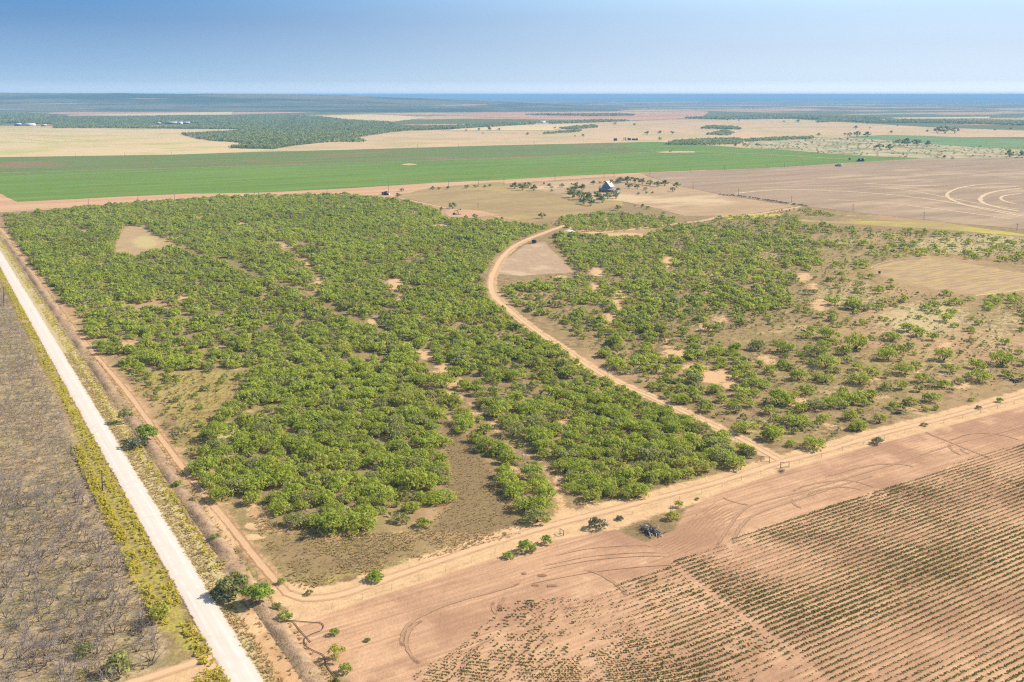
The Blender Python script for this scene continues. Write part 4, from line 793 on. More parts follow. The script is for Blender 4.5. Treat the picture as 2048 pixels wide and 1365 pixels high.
for i in solo_b:
    q = int(hash2(np.array([i]), np.array([9]), 4)[0] * 4.999); s = rng.uniform(.9, 1.6)
    nm = bl[i][1] if bl[i][0] < 12 else 'leafless grey mesquite among many alike in the bare brush beyond the white road'
    loc = (bp[i, 0], bp[i, 1], 0)
    if q not in br:
        o = thing('bare_mesquite', nm, 'bare tree', loc, i * 1.7, 'leafless mesquites beyond the road'); o.scale = (s,) * 3
        link('trunk', BP[q][0], o); link('branches', BP[q][1], o); br[q] = o
    else: dup(br[q], loc, i * 1.7, s, nm)
print('bare', len(bp), 'solo', len(solo_b))
if len(rest_b):
    bs = Scatter()
    for q in range(5):
        tr, tw = bare_tree(900 + q, 3.6, 3); v = np.vstack(tr.v + tw.v); f = np.vstack(tr.f[:0] + [a for a in tr.f] + [a + tr.n for a in tw.f if a.shape[1] == 4]) ; qq = v[f.ravel()]
        s = rest_b[q::5]
        if len(s): bs.put(qq, np.zeros(len(qq)), bp[s], rng.uniform(.7, 1.1, len(s)), rng.uniform(0, 6, len(s)), np.zeros(len(s)))
    tag(bs.obj('bare_brush', M['twig']), 'far part of the leafless grey brush beyond the white road', 'brush', kind='stuff')

# weeds along the road, grass tufts
def tuft(seed, n, h, w):
    r = np.random.default_rng(seed); a = r.uniform(0, 6.28, n); rr = r.uniform(0, .35, n) * w; c = np.c_[np.cos(a) * rr, np.sin(a) * rr, np.zeros(n)]
    lean = np.c_[np.cos(a) * w * .5, np.sin(a) * w * .5, np.full(n, h)] * r.uniform(.6, 1.1, (n, 1)); t = np.c_[-np.sin(a), np.cos(a), np.zeros(n)] * w * .16
    q = np.stack([c - t, c + t, c + lean + t * .5, c + lean - t * .5], 1); return q.reshape(-1, 3), np.repeat(r.uniform(.2, 1, n), 4)
tuf = [tuft(q, 10, .22, .5) for q in range(4)]
wd = Scatter(); wq = [crown(950 + q, 34, .3, .55, .9, .05, 7) for q in range(3)]
def strip(k0, k1, y0, y1, n, seed, dens=None):
    r = np.random.default_rng(seed); Y0, Y1 = G(0, y1)[1], G(0, y0)[1]; Y = r.uniform(Y0, Y1, n); yy = 191 + EYE * FPX / Y
    k = r.uniform(k0, k1, n); p = np.c_[0 * Y, Y]; p = G(*K(k, yy))
    if dens is not None: p = p[r.uniform(0, 1, n) < dens(p)]
    return p
dz = lambda p: np.clip(2.4 * vnoise(p[:, 0], p[:, 1], 7, 61) - .3, .05, 1)
for q, (k0, k1, y0, y1, n, s0) in enumerate([(.516, .549, 490, 1290, 3600, .85), (.468, .50, 880, 1215, 1100, .9), (.50, .516, 520, 900, 260, .7), (.632, .664, 460, 900, 1700, .7), (.645, .672, 880, 1120, 300, .8), (.585, .64, 1330, 1420, 120, .9), (.67, .73, 470, 1350, 420, .7)]):
    p = strip(k0, k1, y0, y1, n, 970 + q, dz)
    wd.put(*wq[q % 3], p, rng.uniform(.6, 1.2, len(p)) * s0, rng.uniform(0, 6, len(p)), rng.normal(.15, .15, len(p)))
p = GP([(250, 760), (520, 740), (480, 800), (412, 880), (389, 942), (330, 858)]); p = scatter_pts(p, 1.7, 981, lambda p: np.clip(1.6 * vnoise(p[:, 0], p[:, 1], 9, 62) - .35, 0, .8)); wd.put(*wq[1], p, rng.uniform(.4, 1.0, len(p)), rng.uniform(0, 6, len(p)), rng.normal(-.2, .15, len(p)))
p = scatter_pts(GP([(400, 1340), (440, 1335), (460, 1365), (470, 1400), (380, 1400)]), .9, 982); wd.put(*wq[2], p, rng.uniform(.6, 1.2, len(p)), rng.uniform(0, 6, len(p)), rng.normal(0, .15, len(p)))
tag(wd.obj('weeds', M['weed']), 'yellow green roadside weeds', 'weeds', kind='stuff')
ug = Scatter()
for k, (poly, sp, kk) in enumerate([(R2, 3.6, .52), (R1, 3.6, .5), (SPARSE, 2.8, .5), (DENSE, 4.0, .28), (GP([(600, 1183), (1050, 1068), (860, 1060), (660, 1072), (500, 1030), (560, 1150)]), 5, .12)]):
    p = clear(scatter_pts(poly, sp, 1100 + k, lambda p: np.clip(kk * 2.4 * vnoise(p[:, 0], p[:, 1], 11, 66) - .12, 0, .9)))
    for q in range(3):
        s_ = p[q::3]; ug.put(*wq[q], s_, np.clip(rng.lognormal(.15, .45, len(s_)), .4, 2.4), rng.uniform(0, 6, len(s_)), rng.normal(0, .16, len(s_)))
tag(ug.obj('undergrowth', M['shrub']), 'low olive undergrowth between the mesquites', 'undergrowth', kind='stuff')
db = Scatter(); p = np.vstack([scatter_pts(ell(600, 690, 90, 50), 5.5, 1120, lambda p: .5 + 0 * p[:, 0]), scatter_pts(DENSE, 11, 1121, lambda p: .3 + 0 * p[:, 0]), clear(scatter_pts(R2, 15, 1122, lambda p: .5 + 0 * p[:, 0]))])
p = p[p[:, 1] < 460]
for q in range(4):
    tr, tw = bare_tree(930 + q, 3.9, 3); v = np.vstack(tr.v + tw.v); f = np.vstack(list(tr.f) + [a + tr.n for a in tw.f]); qq = v[f.ravel()]; s_ = p[q::4]
    db.put(qq, np.zeros(len(qq)), s_, rng.uniform(.8, 1.3, len(s_)), rng.uniform(0, 6, len(s_)), np.zeros(len(s_)))
tag(db.obj('dead_brush', M['twig']), 'grey leafless brush scattered among the green mesquites', 'dead brush', kind='stuff')
gr = Scatter()
gp = [scatter_pts(GP([(600, 1183), (1050, 1068), (860, 1060), (660, 1072), (500, 1030), (560, 1150)]), .75, 990, lambda p: np.clip(1.8 * vnoise(p[:, 0], p[:, 1], 5, 63) - .25, .1, .9)),
      scatter_pts(bpoly, .95, 991, lambda p: np.clip(1.8 * vnoise(p[:, 0], p[:, 1], 6, 64) - .3, .05, .8)),
      strip(.61, .645, 700, 1400, 2600, 992), strip(.66, .73, 480, 1350, 2600, 993),
      scatter_pts(GP([(850, 1062), (898, 960), (880, 860), (905, 850), (1000, 965), (1050, 1060)]), 1.1, 994, lambda p: .6 + 0 * p[:, 0]),
      clear(scatter_pts(R2, 2.2, 995, lambda p: np.clip(1.8 * vnoise(p[:, 0], p[:, 1], 14, 65) - .45, 0, .7)), False)]
for k, p in enumerate(gp):
    for q in range(4):
        s = p[q::4]; gr.put(*tuf[q], s, rng.uniform(.6, 1.3, len(s)), rng.uniform(0, 6, len(s)), rng.normal([-.35, -.3, .15, -.25, -.4, -.1][k], .2, len(s)))
tag(gr.obj('grass', M['drygrass']), 'dry tufted grass', 'grass', kind='stuff')

# cotton rows
C1 = GP([(1345, 1125), (1394, 1110), (1481, 1073), (1511, 1061), (1621, 1027), (1677, 1008), (1772, 978), (1866, 944), (1979, 907), (2048, 886), (2300, 810), (2600, 1400), (1700, 1400), (1655, 1365), (1602, 1307), (1526, 1254), (1458, 1208), (1406, 1167)])
C2 = GP([(1345, 1135), (1240, 1168), (1181, 1202), (1100, 1196), (1010, 1210), (985, 1240), (905, 1305), (830, 1350), (820, 1400), (1700, 1400), (1640, 1365), (1590, 1310), (1510, 1258), (1445, 1212), (1390, 1170)])
def rows(poly, bend, seed, lo, gain, gap=.40):
    r = np.random.default_rng(seed); c = poly.mean(0); s = (poly - c) @ E1; t = (poly - c) @ E2
    T = np.arange(t.min() - 45, t.max() + 45, 1.36); S = np.arange(s.min(), s.max(), gap); SS, TT = np.meshgrid(S, T)
    SS = SS + r.uniform(-.16, .16, SS.shape); Tb = TT + bend(SS) + r.normal(0, .045, SS.shape)
    p = c + SS.ravel()[:, None] * E1 + Tb.ravel()[:, None] * E2; p = p[inside(p, poly)]
    v = lo + gain * (.65 * vnoise(p[:, 0] , p[:, 1], 16, seed) + .35 * vnoise(p[:, 0], p[:, 1], 4.5, seed + 1)); return p[r.uniform(0, 1, len(p)) < np.clip(v, .0, .97)], v
cp1, _ = rows(C1, lambda s: 0 * s, 71, .42, 1.4)
cp2, _ = rows(C2, lambda s: .012 * np.clip(8 - s, 0, None) ** 2, 72, -.12, 1.7)
cpt = np.vstack([cp1, cp2]); cps = np.clip(.22 + .75 * vnoise(cpt[:, 0], cpt[:, 1], 17, 71) + .55 * vnoise(cpt[:, 0] * .6, cpt[:, 1], 9, 73) + rng.normal(0, .12, len(cpt)), .4, 1.3)
sxx = PX0 + FPX * cpt[:, 0] / (cpt[:, 1] * CP + EYE * SP); ctq = [crown(1000 + q, 13, .27, .33, .60, .05, 5) for q in range(4)]
near = np.argsort(cpt[:, 1] + 1e4 * ((sxx < 5) | (sxx > 2040) | (cpt[:, 1] < G(0, 1362)[1]))); solo_c = near[:300]; rc = near[300:]
cr = Scatter()
for q in range(4): s = rc[q::4]; cr.put(*ctq[q], cpt[s], cps[s], rng.uniform(0, 6, len(s)), rng.normal(0, .12, len(s)))
tag(cr.obj('crop_rows', M['cotton']), 'rows of low green crop over the ploughed field', 'crop rows', kind='stuff')
cmesh = [MB().add(a, quads(len(a) // 4)).mesh('crop_plant', M['cotton'], attrs={'tone': b}) for a, b in ctq]
c0 = []
for k, i in enumerate(solo_c):
    q = k % 4
    if len(c0) <= q: o = tag(link('crop_plant', cmesh[q]), 'low green crop plant in the nearest rows at the near end of the ploughed field', 'crop plant', 'crop plants in the nearest rows'); c0.append(o)
    else: o = c0[q].copy(); COL.objects.link(o)
    o.location = (cpt[i, 0], cpt[i, 1], 0); o.rotation_euler.z = k * 2.1; o.scale = (cps[i],) * 3
print('cotton', len(cpt))
# tyre marks and harrow lines on the headland
TY = [[(1430, 1100), (1455, 1060), (1485, 1022), (1530, 1002), (1600, 985), (1700, 955), (1800, 925), (1900, 892), (2060, 850)], [(1463, 1098), (1478, 1060), (1510, 1030), (1580, 1005), (1680, 972), (1760, 948)],
      [(1580, 990), (1590, 1010), (1620, 1025)], [(1582, 992), (1600, 975), (1660, 963), (1700, 962), (1740, 972), (1758, 983)], [(1610, 1000), (1625, 985), (1670, 975), (1710, 977), (1745, 988)],
      [(1640, 958), (1720, 935), (1780, 928), (1820, 932), (1845, 942)], [(1895, 885), (1905, 902), (1935, 917)], [(1895, 885), (1930, 870), (1970, 867), (2010, 872), (2060, 888)], [(1920, 895), (1928, 905), (1950, 912)],
      [(808, 1310), (805, 1270), (830, 1240), (900, 1208), (1000, 1180), (1060, 1160)], [(1145, 1140), (1190, 1145), (1240, 1175), (1260, 1205)], [(920, 1370), (930, 1320), (960, 1290), (1010, 1265)], [(1430, 990), (1470, 1005), (1520, 1015)], [(1840, 860), (1900, 885), (2000, 925)], [(860, 1230), (820, 1260), (815, 1300), (850, 1340)], [(985, 1225), (1005, 1205), (1010, 1185)], [(1000, 1240), (985, 1215), (990, 1195)]]
for pts_ in TY: ribbon('tyre_marks', GP(pts_), 1.7, M['tyre'], .045, wob=.5, fade=5)
HL = [[(1295 + d * 9, 1100 + d * 2), (1360 + d * 8, 1065 + d * 2), (1395 + d * 8, 1030 + d * 2), (1440 + d * 8, 1000 + d * 3)] for d in range(0, 8)]
for pts_ in HL: ribbon('furrow', GP(pts_), .5, M['furrow'], .045, wob=.6, fade=5)
for d in (0, 2, 3, 6): ribbon('furrow', GP([(1090 - d * 8, 1118 + d * 9), (1180, 1098 + d * 8), (1290, 1092 + d * 7), (1340 + d * 6, 1100 + d * 5)]), .45, M['furrow'], .045, wob=.6, fade=5)
for x, y, rx, ry in [(1085, 1152, 18, 5), (1105, 1173, 17, 6), (1048, 1148, 9, 5), (1070, 1172, 12, 4), (1000, 1218, 8, 16)]:
    ribbon('damp_soil', G(np.linspace(x - rx, x + rx, 5), np.array([y, y - .2, y - .4, y - .6, y - .8])), ry * 2 * mpp(y) * FPX / 1000 * .9, M['damp'], .045, wob=.8, fade=1.5)

# ------------------------------------------------------------------ built things
def pole(x, y, top, label, arm=True, group='utility poles'):
    h = (y - top) * mpp(y); o = thing('utility_pole', label, 'pole', g3(x, y), 0, group)
    MB().tube((0, 0, -.3), (0, 0, h), .19, .13, 8).obj('post', M['pole'], o)
    if arm: MB().box((0, 0, h - .6), (2.2, .14, .16), math.atan2(E2[1], E2[0])).obj('crossarm', M['pole'], o)
    return o
PL = [(205, 985, 940, 'wooden utility pole in the weeds beside the white road'), (8, 612, 573, 'wooden utility pole between the white road and the upper bare brush'),
      (177, 413, 398, 'first'), (276, 406, 393, ''), (349, 401, 389, ''), (509, 396, 384, ''), (517, 401, 384, ''), (654, 388, 375, ''), (897, 376, 362, ''), (957, 374, 360, ''), (1008, 370, 358, ''), (1110, 361, 349, ''), (1208, 357, 345, ''), (1228, 356, 344, ''), (1300, 351, 340, ''), (1380, 346, 335, ''), (1449, 341, 332, ''), (1534, 337, 329, ''), (1569, 335, 327, ''), (1606, 332, 325, ''), (1784, 322, 315, ''), (1874, 319, 311, '')]
MK = ['the left corner of the green crop', 'the second gap in the dirt strip', 'the tall bush on the dirt strip', 'the paired poles', 'the thicket top by the paired poles', 'the black tanks', 'the bush line at the crop edge', 'the clump before the lane end', 'the lane end', 'the bushes left of the house', 'the old house chimney side', 'the old house roof', 'the dark hedge behind the house', 'the hedge end', 'the harrowed field corner', 'the middle of the harrowed field edge', 'the pole pair at the crop edge', 'the white tanks', 'the blue tanks', 'the crop tip']
for k, (x, y, tp, lb) in enumerate(PL):
    pole(x, y, tp, lb if k < 2 else 'thin utility pole on the green crop edge beside ' + MK[k - 2])
for x, y, tp, lb in [(1386, 379, 363, 'utility pole at the pasture hedge, nearest the old house'), (1477, 392, 378, 'utility pole at the near end of the grey brush hedge'), (1583, 406, 392, 'utility pole at the far end of the grey brush hedge'), (1706, 423, 408, 'utility pole on the harrowed field edge past the hedge'), (1848, 440, 424, 'utility pole behind the yellow flower strip'), (2034, 462, 447, 'utility pole where the yellow flower strip leaves the frame'), (956, 416, 406, 'short pole standing alone in the tawny pasture')]: pole(x, y, tp, lb, True, 'poles along the harrowed field')
for k, (x, y) in enumerate([(42, 316), (151, 314), (249, 312), (835, 297), (917, 295), (1068, 290), (343, 310)]):
    pole(x, y, y - 8, 'distant thin pole on the far green crop edge ' + ['near the far white barn', 'before the pale green streaks', 'below the far ranch buildings', 'below the lone tan field tree', 'below the field trees', 'before the yellow strip of the plain', 'at the wood tip'][k], False, 'poles on the far crop edge')

def fence(name, label, line_px, gap, h=1.25, seed=0, wires=2, lean=.06):
    L = GP(line_px); seg = smooth_line(L, .5); d = np.r_[0, np.cumsum(np.linalg.norm(np.diff(seg, axis=0), axis=1))]; r = np.random.default_rng(seed)
    o = thing(name, label, 'fence', (*seg[0], 0)); first = None; tops = []
    for s in np.arange(0, d[-1], gap):
        p = np.array([np.interp(s, d, seg[:, 0]), np.interp(s, d, seg[:, 1]), 0]) - np.array([*seg[0], 0]); tops.append(p)
        if first is None: first = MB().tube((0, 0, -.2), (0, 0, h), .042, .038, 6).obj('post', M['post'], o)
        c = first if len(tops) == 1 else first.copy()
        if len(tops) > 1: COL.objects.link(c); c.parent = o
        c.location = p; c.rotation_euler = (r.normal(0, lean), r.normal(0, lean), 0); c.scale = (1, 1, r.uniform(.85, 1.1))
    w = MB()
    for z in np.linspace(.45, h - .12, wires):
        for a, b in zip(tops[:-1], tops[1:]): w.tube(a + (0, 0, z), b + (0, 0, z), .012, .012, 3, cap=False)
    w.obj('wire', M['wire'], o); return o
fence('fence', 'wire fence with wooden posts between the field track and the ploughed field', [(600, 1238), (620, 1233), (650, 1223), (700, 1207), (760, 1188), (880, 1148), (960, 1120), (1005, 1102)], 6.5, seed=1)
fence('fence', 'short fence run beside the brush pile and the track', [(1110, 1075), (1180, 1057), (1230, 1040), (1290, 1022), (1400, 990), (1480, 962), (1555, 938)], 7.5, 1.1, seed=2)
fence('fence', 'wire fence on the field track verge beyond the gate', [(1600, 928), (1700, 897), (1830, 862), (1960, 828), (2060, 800)], 9.0, 1.1, seed=3)
fence('fence', 'thin fence on the spoil bank between road and red track', [K(.735, 1175), K(.728, 1100), K(.722, 1000), K(.716, 900), K(.715, 800), K(.713, 700)], 6.0, 1.1, seed=4)
def brace(label, x0, y0, x1, y1, h=1.7):
    a = g3(x0, y0); b = g3(x1, y1); o = thing('fence_brace', label, 'fence brace', tuple(a), 0, 'fence braces at the gateway'); b = b - a
    for p in (a * 0, b): MB().tube(p - (0, 0, .2), p + (0, 0, h), .1, .09, 8).obj('post', M['post'], o)
    MB().tube(np.array([0, 0, h * .9]), b + (0, 0, h * .9), .07, .07, 6).obj('rail', M['post'], o); MB().tube(np.array([0, 0, .2]), b + (0, 0, .3), .06, .06, 6).obj('rail', M['post'], o); return o
brace('dark timber fence brace on the sandy island side of the gateway', 1522, 924, 1539, 926); brace('dark timber fence brace on the ploughed field side of the gateway', 1561, 937, 1578, 935); brace('square fence brace on the field fence below the narrow row', 1120, 1068, 1127, 1072, 1.3)

# black pipe looping over the sand
def hose(name, label, px, r=.065, mat='pipe'):
    L = smooth_line(GP(px), .35); m = MB()
    for a, b in zip(L[:-1], L[1:]): m.tube((*a, .14), (*b, .14), r, r, 6, cap=False)
    return tag(m.obj(name, M[mat], smooth=True), label, 'pipe')
hose('irrigation_pipe', 'black pipe looping over the sand by the ploughed field corner', [(572, 1243), (585, 1243), (620, 1246), (640, 1247), (647, 1253), (643, 1262), (630, 1267), (618, 1272), (610, 1278), (609, 1286), (614, 1295), (630, 1304), (648, 1313), (653, 1330), (664, 1348), (680, 1366), (700, 1395)])
hose('irrigation_pipe', 'short straight black pipe crossing the looping one', [(572, 1244), (586, 1245), (600, 1262), (613, 1276), (622, 1286)])
def log(label, px, r0, z0=.2):
    p = GP(px); m = MB(); n = len(p)
    for k in range(n - 1): m.tube((*p[k], z0), (*p[k + 1], z0 + .1), r0 * (1 - k * .2), r0 * (1 - (k + 1) * .2), 7)
    return tag(m.obj('fallen_log', M['post']), label, 'log')
log('dark fallen log lying from the round tree to the small bush', [(520, 1207), (530, 1218), (538, 1230), (547, 1241), (560, 1246)], .22)
def heap(name, label, x, y, wpx, n, mats, seed, up=.5):
    r = np.random.default_rng(seed); s = wpx * mpp(y) / 2; o = thing(name, label, 'brush pile', g3(x, y))
    for nm, mt, k, rr in mats:
        m = MB()
        for _ in range(int(n * k)):
            a = r.uniform(0, 6.28); c = np.array([r.normal() * s * .4, r.normal() * s * .4, r.uniform(.05, .5) * up * 1.6]); d = np.array([math.cos(a), math.sin(a), r.uniform(-.1, .9) * up * 1.4]); l = r.uniform(.3, .9) * s
            p1 = c + d * l * .5; m.tube(c - d * l * .5 * np.array([1, 1, .3]), p1, rr * r.uniform(.7, 1.4), rr * .5, 5)
            for _ in range(2): dd = d + r.normal(size=3) * .6; m.tube(p1, p1 + dd * l * .35, rr * .5, rr * .2, 4)
        m.obj(nm, M[mt], o)
    return o
heap('brush_pile', 'bleached dead tree and dark branches piled at the ploughed field edge', 1300, 1064, 46, 70, [('branches', 'twigdark', 1, .09), ('dead_trunk', 'bleach', .16, .15)], 1, .45)
heap('brush_pile', 'small dark branch heap in the dry grass before the thicket', 605, 1079, 22, 36, [('branches', 'twigdark', 1, .07)], 2)
heap('brush_pile', 'black heap of dead branches in the grassy pasture', 1795, 828, 20, 40, [('branches', 'twigdark', 1, .1)], 3)
heap('brush_pile', 'dark fallen trunks at the pasture edge by the frame side', 2030, 764, 26, 20, [('branches', 'twigdark', 1, .16)], 4)
heap('brush_pile', 'pinkish dry tumbleweed tangle against the gateway brace', 1562, 943, 18, 40, [('branches', 'twig', 1, .04)], 5, .6)
heap('brush_pile', 'dark twiggy tangle at the bare brush edge', 275, 1265, 40, 40, [('branches', 'twigdark', 1, .05)], 6, .9)

def tank(name, label, x, y, rad, h, mat, group=None, cone=.5):
    o = thing(name, label, 'storage tank', g3(x, y), 0, group)
    MB().lathe((0, 0, 0), [(rad, 0), (rad, h)], 24).obj('shell', M[mat], o, smooth=False)
    MB().lathe((0, 0, 0), [(rad * 1.02, h), (rad * .98, h + .08), (rad * .3, h + cone), (.2, h + cone + .05)], 24).obj('roof', M[mat if mat != 'blue' else 'blue'], o)
    m = MB()
    for s in (-.25, .25): m.tube((s, -rad - .12, 0), (s, -rad - .12, h + .5), .05, .05, 4)
    for z in np.arange(.4, h, .6): m.tube((-.25, -rad - .12, z), (.25, -rad - .12, z), .03, .03, 4)
    m.obj('ladder', M['rust'], o); return o
tg = 'black tanks with the tall pole'
tank('storage_tank', 'taller black tank at the foot of the tall pole', 772, 391, 2.1, 3.6, 'black', tg); tank('storage_tank', 'lower black tank left of the taller one', 766, 390, 1.5, 2.4, 'black', tg)
tank('water_tank', 'squat pale tank on the bare pad by the black tanks', 778, 391, 1.0, 1.6, 'white', tg); pole(777, 391, 366, 'tall steel pole rising beside the black tanks', False)
for x, y, rr, h, lb in [(1229, 282.0, 2.0, 5.2, 'far left black tank standing off by itself'), (1232.6, 282, 2.0, 5.2, 'black tank touching the far left one'), (1248, 281.3, .9, 6.8, 'slim tall black vessel of the far tank row'), (1251.5, 281.6, 1.0, 6.8, 'second slim tall black vessel of the far tank row'), (1257, 281.0, 2.3, 5.0, 'raised middle black tank of the far tank row'), (1260.5, 281.2, 2.0, 4.6, 'black tank right behind the raised middle one'), (1266, 281.2, 2.2, 4.0, 'third from last black tank of the far tank row'), (1270, 281.2, 2.2, 4.0, 'last but one black tank of the far tank row'), (1274, 281.0, 2.2, 4.2, 'last black tank of the far tank row')]: tank('storage_tank', lb, x, y, rr, h, 'black', 'far row of black tanks')
for x, y, rr, h, mt, lb in [(1719, 323.4, 2.6, 4.2, 'blue', 'dark blue tank at the green crop tip'), (1725.5, 323.2, 2.4, 4.4, 'blue', 'dark blue tank with shiny roof at the crop tip'), (1714, 323.4, 1.0, 1.4, 'black', 'tiny black tank left of the blue tanks'), (1675.5, 333, 1.5, 4.0, 'white', 'leftmost white tank on the harrowed field edge'), (1679, 333.2, 1.5, 4.2, 'white', 'middle white tank on the harrowed field edge'), (1682, 333.4, 1.5, 4.2, 'white', 'rightmost white tank on the harrowed field edge'), (1671.5, 333, 1.0, 2.0, 'grey', 'small grey tank beside the white tanks')]: tank('storage_tank', lb, x, y, rr, h, mt, 'tanks at the crop tip')
def blind(label, x, y, s, h, stilts, mat='black'):
    o = thing('hunting_blind', label, 'hunting blind', g3(x, y), .4, 'hunting blinds and feeders'); MB().box((0, 0, stilts + h / 2), (s, s, h)).obj('cabin', M[mat], o); MB().box((0, 0, stilts + h + .06), (s * 1.2, s * 1.2, .12)).obj('roof', M[mat], o)
    for a in (-1, 1):
        for b in (-1, 1): MB().tube((a * s * .42, b * s * .42, -.1), (a * s * .46, b * s * .46, stilts), .06, .06, 5).obj('leg', M['rust'], o)
blind('dark boxy hunting blind on legs at the head of the mown clearing', 261, 451, 1.9, 1.9, .9); blind('dark box blind under trees at the ploughed clearing head', 1068, 487, 2.4, 1.7, .4); blind('small dark feeder at the lower tip of the mown clearing', 343, 494, .7, .8, .6); blind('dark feeder barrel in the tawny clearing corner', 1759, 549, .9, 1.0, .6); blind('small green black box in the crop near the blue tanks', 1699, 321, 2.2, 2.6, .8); blind('dark feeder by the lane end left of the house', 1088, 369, 1.4, 1.4, .5); blind('dark box in the bare yard left of the house', 1143, 369.5, 1.4, 1.0, .3)

def pumpjack(label, x, y, s=1.0, rz=0.0):
    o = thing('pumpjack', label, 'pumpjack', g3(x, y), rz); o.scale = (s,) * 3
    MB().box((0, 0, .2), (6.4, 1.7, .4)).obj('base', M['rust'], o)
    m = MB()
    for a, b in ((-.9, -.7), (-.9, .7), (.9, -.7), (.9, .7)): m.tube((a + .6, b, .4), (.6, 0, 3.9), .12, .09, 6)
    m.obj('samson_post', M['black'], o)
    an = .28; d = np.array([math.cos(an), 0, math.sin(an)]); c = np.array([.6, 0, 4.05])
    MB().tube(c - d * 2.9, c + d * 2.4, .2, .2, 6).obj('walking_beam', M['black'], o)
    e = c + d * 2.4; hh = MB(); t = np.linspace(-1.0, .7, 8); arc = np.array([[math.cos(q * .9) * 1.0 - .6, math.sin(q * .9) * 1.5] for q in t])
    V = []; 
    for y_ in (-.22, .22): V += [[e[0] + a[0], y_, e[2] + a[1]] for a in arc] + [[e[0] - .25, y_, e[2]]]
    n = 9; hh.add(V, [list(range(n))], [list(range(n, 2 * n))[::-1]], [[k, k + n, (k + 1) % n + n, (k + 1) % n] for k in range(n)]); hh.obj('horse_head', M['black'], o)
    ck = MB(); ck.box((-2.2, -.55, 1.2), (2.1, .22, .9)); ck.box((-2.2, .55, 1.2), (2.1, .22, .9)); ck.obj('crank', M['black'], o); q_ = c - d * 2.7
    p_ = MB(); p_.tube((-2.6, -.7, 1.2), q_ + (0, -.4, 0), .07, .07, 5); p_.tube((-2.6, .7, 1.2), q_ + (0, .4, 0), .07, .07, 5); p_.obj('pitman_arm', M['black'], o)
    MB().box((-3.0, 0, .9), (1.2, 1.1, 1.1)).obj('motor', M['rust'], o); MB().tube((e[0] + .35, 0, 0), (e[0] + .35, 0, e[2] - .8), .04, .04, 5).obj('polished_rod', M['metal'], o); return o
pumpjack('dark pumpjack on its bare pad between thicket and pasture', 914, 430, 1.0, .25); pumpjack('tiny far pumpjack on the bare patch in the green crop', 1342, 304.5, 1.0, .1)
sheet('well_pad', [(885, 424), (905, 418), (960, 422), (1000, 430), (940, 436), (900, 434)], M['dirt'], .07, 1.5); sheet('well_pad', [(758, 394), (764, 389), (790, 389), (800, 394), (775, 398)], M['dirt'], .07, 1.2); sheet('well_pad', [(800, 330), (818, 327.6), (832, 328.6), (836, 330), (815, 331.5)], M['tan'], .3, 2); sheet('well_pad', [(1310, 305), (1340, 303), (1390, 303.4), (1390, 306), (1330, 306.6)], M['tan'], .36, 2)

# the old house
def house():
    o = thing('farmhouse', 'abandoned grey two storey house with steep white metal roof among trees', 'house', g3(1216, 384), -.55)
    w = MB(); w.box((0, 0, 2.9), (9, 8, 5.8)); w.box((-6.5, -.5, 1.7), (5, 6.4, 3.4)); w.box((5.6, -1.5, 1.7), (3.2, 5.4, 3.4)); w.obj('wall', M['grey'], o)
    rf = MB(); rf.add([[-5.2, -4.7, 5.5], [0, -4.7, 11.4], [0, 4.7, 11.4], [-5.2, 4.7, 5.5]], [[0, 1, 2, 3]]); rf.add([[5.2, -4.7, 5.5], [5.2, 4.7, 5.5], [0, 4.7, 11.42], [0, -4.7, 11.42]], [[0, 1, 2, 3]])
    r_o = rf.obj('roof', M['tin'], o)
    MB().add([[-4.5, -4.0, 5.8], [4.5, -4.0, 5.8], [0, -4.0, 11.0], [-4.5, 4.0, 5.8], [4.5, 4.0, 5.8], [0, 4.0, 11.0]], [[0, 1, 2], [4, 3, 5]]).obj('gable', M['grey'], o)
    MB().box((1.9, 1.2, 9.9), (.8, .8, 3.0)).obj('chimney', M['rust'], r_o)
    wr = MB(); wr.add([[-9.4, -4.1, 3.3], [-3.9, -4.1, 3.3], [-3.9, 3.1, 3.3], [-9.4, 3.1, 3.3], [-9.4, -.5, 5.6], [-4.5, -.5, 5.6]], [[0, 1, 5, 4], [2, 3, 4, 5]], [[3, 0, 4], [1, 2, 5]]); wr.obj('roof', M['metal'], o)
    pr = MB(); pr.add([[-4.6, -7.2, 2.7], [7.4, -7.2, 2.7], [7.4, -4.0, 3.6], [-4.6, -4.0, 3.6]], [[0, 1, 2, 3]]); pr.add([[-4.6, -7.2, 2.55], [7.4, -7.2, 2.55], [7.4, -4.0, 3.45], [-4.6, -4.0, 3.45]], [[3, 2, 1, 0]]); pr.obj('porch_roof', M['metal'], o)
    for x in (-4.2, -1.0, 2.4, 7.0): MB().box((x, -7.0, 1.3), (.2, .2, 2.6)).obj('porch_post', M['white'], o)
    for x, z, y in ((-2.6, 4.4, -4.03), (2.6, 4.4, -4.03), (-2.6, 1.7, -4.03), (2.6, 1.7, -4.03), (0, 7.2, -4.03), (-6.5, 1.8, -3.73)):
        f = MB().box((x, y, z), (1.2, .08, 1.7)).obj('window', M['white'], o); MB().box((x, y - .05, z), (.95, .06, 1.4)).obj('pane', M['glass'], f)
    MB().box((0, -4.04, 1.1), (1.1, .1, 2.2)).obj('door', M['rust'], o)
house()
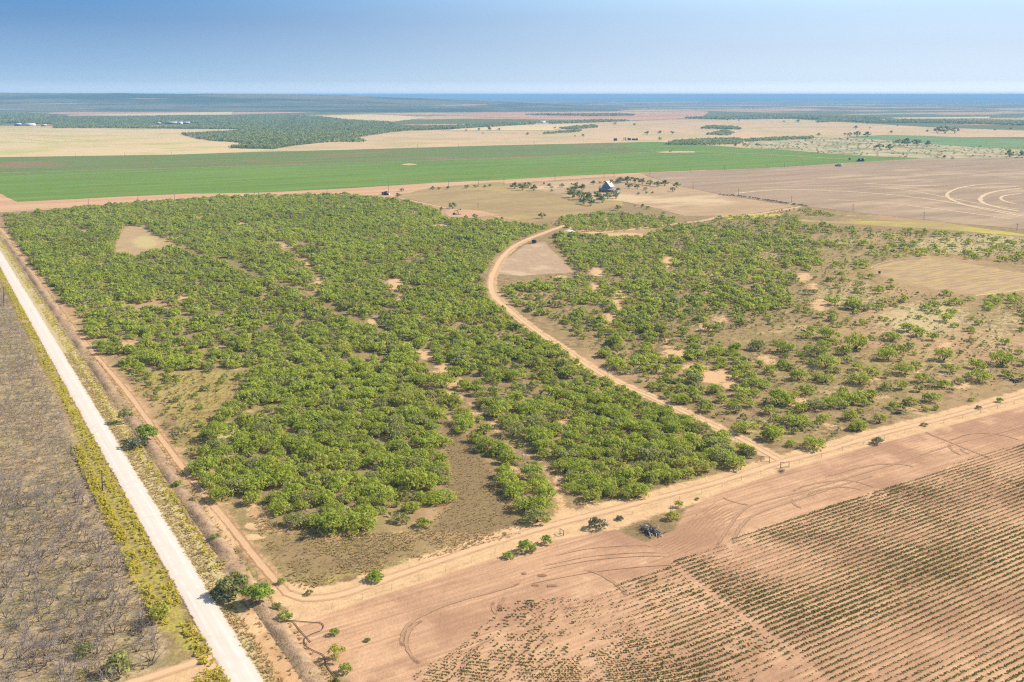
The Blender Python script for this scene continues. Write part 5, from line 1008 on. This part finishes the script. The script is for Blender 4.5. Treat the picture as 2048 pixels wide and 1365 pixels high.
def shed(name, label, x, y, L, Wd, h, rz, wall='white', roof='metal', group=None):
    o = thing(name, label, 'barn', g3(x, y), rz, group); MB().box((0, 0, h / 2), (L, Wd, h)).obj('wall', M[wall], o)
    a, b = L / 2 * 1.03, Wd / 2 * 1.06; MB().add([[-a, -b, h], [a, -b, h], [a, b, h], [-a, b, h], [-a, 0, h + Wd * .22], [a, 0, h + Wd * .22]], [[0, 1, 5, 4], [2, 3, 4, 5]], [[3, 0, 4], [1, 2, 5]], [[0, 3, 2, 1]]).obj('roof', M[roof], o)
    MB().box((0, -Wd / 2 - .03, h * .38), (L * .2, .08, h * .76)).obj('door', M['glass'], o); return o
shed('shed', 'low grey shed beside the old house', 1234, 388, 6, 4, 2.4, .2, 'grey'); shed('shed', 'dark collapsed outbuilding hidden in trees left of the house', 1150, 388, 9, 5, 2.2, -.1, 'twigdark', 'grey'); shed('shed', 'small pale tin shed before the old house', 1212, 393, 4, 3, 1.8, .6, 'grey')
for x, y, L, wd_, h, lb in [(317, 249, 13, 10, 4, 'small white shed left of the far ranch buildings'), (343, 248.5, 40, 14, 5, 'long white roofed barn at the far ranch'), (360, 248.8, 16, 12, 6, 'pale tall house in the middle of the far ranch'), (372, 248.4, 26, 12, 5, 'white roofed barn right of the far ranch house')]: shed('ranch_barn', lb, x, y, L, wd_, h, .05, 'grey' if 'pale' not in lb else 'white', 'white', 'far ranch buildings')
for x, y, L, wd_, h, wl, lb in [(36, 252, 18, 12, 6, 'grey', 'dark left barn of the far white yard'), (58, 252, 38, 14, 5, 'white', 'long white barn of the far yard by the straw field'), (88, 253, 14, 10, 4, 'grey', 'small shed right of the far white barn'), (1084, 247, 24, 16, 5, 'white', 'white roofed far barn in the wood beyond the tan field'), (1765, 243.5, 14, 12, 5, 'white', 'tiny white building in the far blue woods')]: shed('ranch_barn', lb, x, y, L, wd_, h, .05, wl, 'white', 'far white barns')
r_ = np.random.default_rng(5); m = MB()
ang = np.arange(14) * 2 * math.pi / 14; V = [[0, 0, 1.3]]
for k, rr in enumerate((1.2, 2.3, 3.2)): V += [[math.cos(a) * rr * 1.5 * r_.uniform(.8, 1.2), math.sin(a) * rr * r_.uniform(.8, 1.2), [1.0, .5, -.05][k] * r_.uniform(.8, 1.2)] for a in ang]
F3 = [[0, 1 + k, 1 + (k + 1) % 14] for k in range(14)]; F4 = [[1 + k + 14 * q, 1 + k + 14 * (q + 1), 1 + (k + 1) % 14 + 14 * (q + 1), 1 + (k + 1) % 14 + 14 * q] for q in range(2) for k in range(14)]
m.add(V, F3, F4); tag(m.obj('rubble_heap', M['chalk'], loc=tuple(g3(1138, 463))), 'white rubble heap where the two sand tracks meet', 'rubble heap')

# ------------------------------------------------------------------ air
th_ = NT('haze_air'); pv = th_.n('ShaderNodeVolumePrincipled'); pv.inputs['Color'].default_value = (.31, .60, .98, 1); pv.inputs['Density'].default_value = 1.15e-4; pv.inputs['Anisotropy'].default_value = 0.0
M['haze'] = th_.end(None, pv.outputs[0])
hb = MB().box((0, 15650, 60.5), (68000, 32500, 123)).obj('haze', M['haze']); tag(hb, kind='stuff')
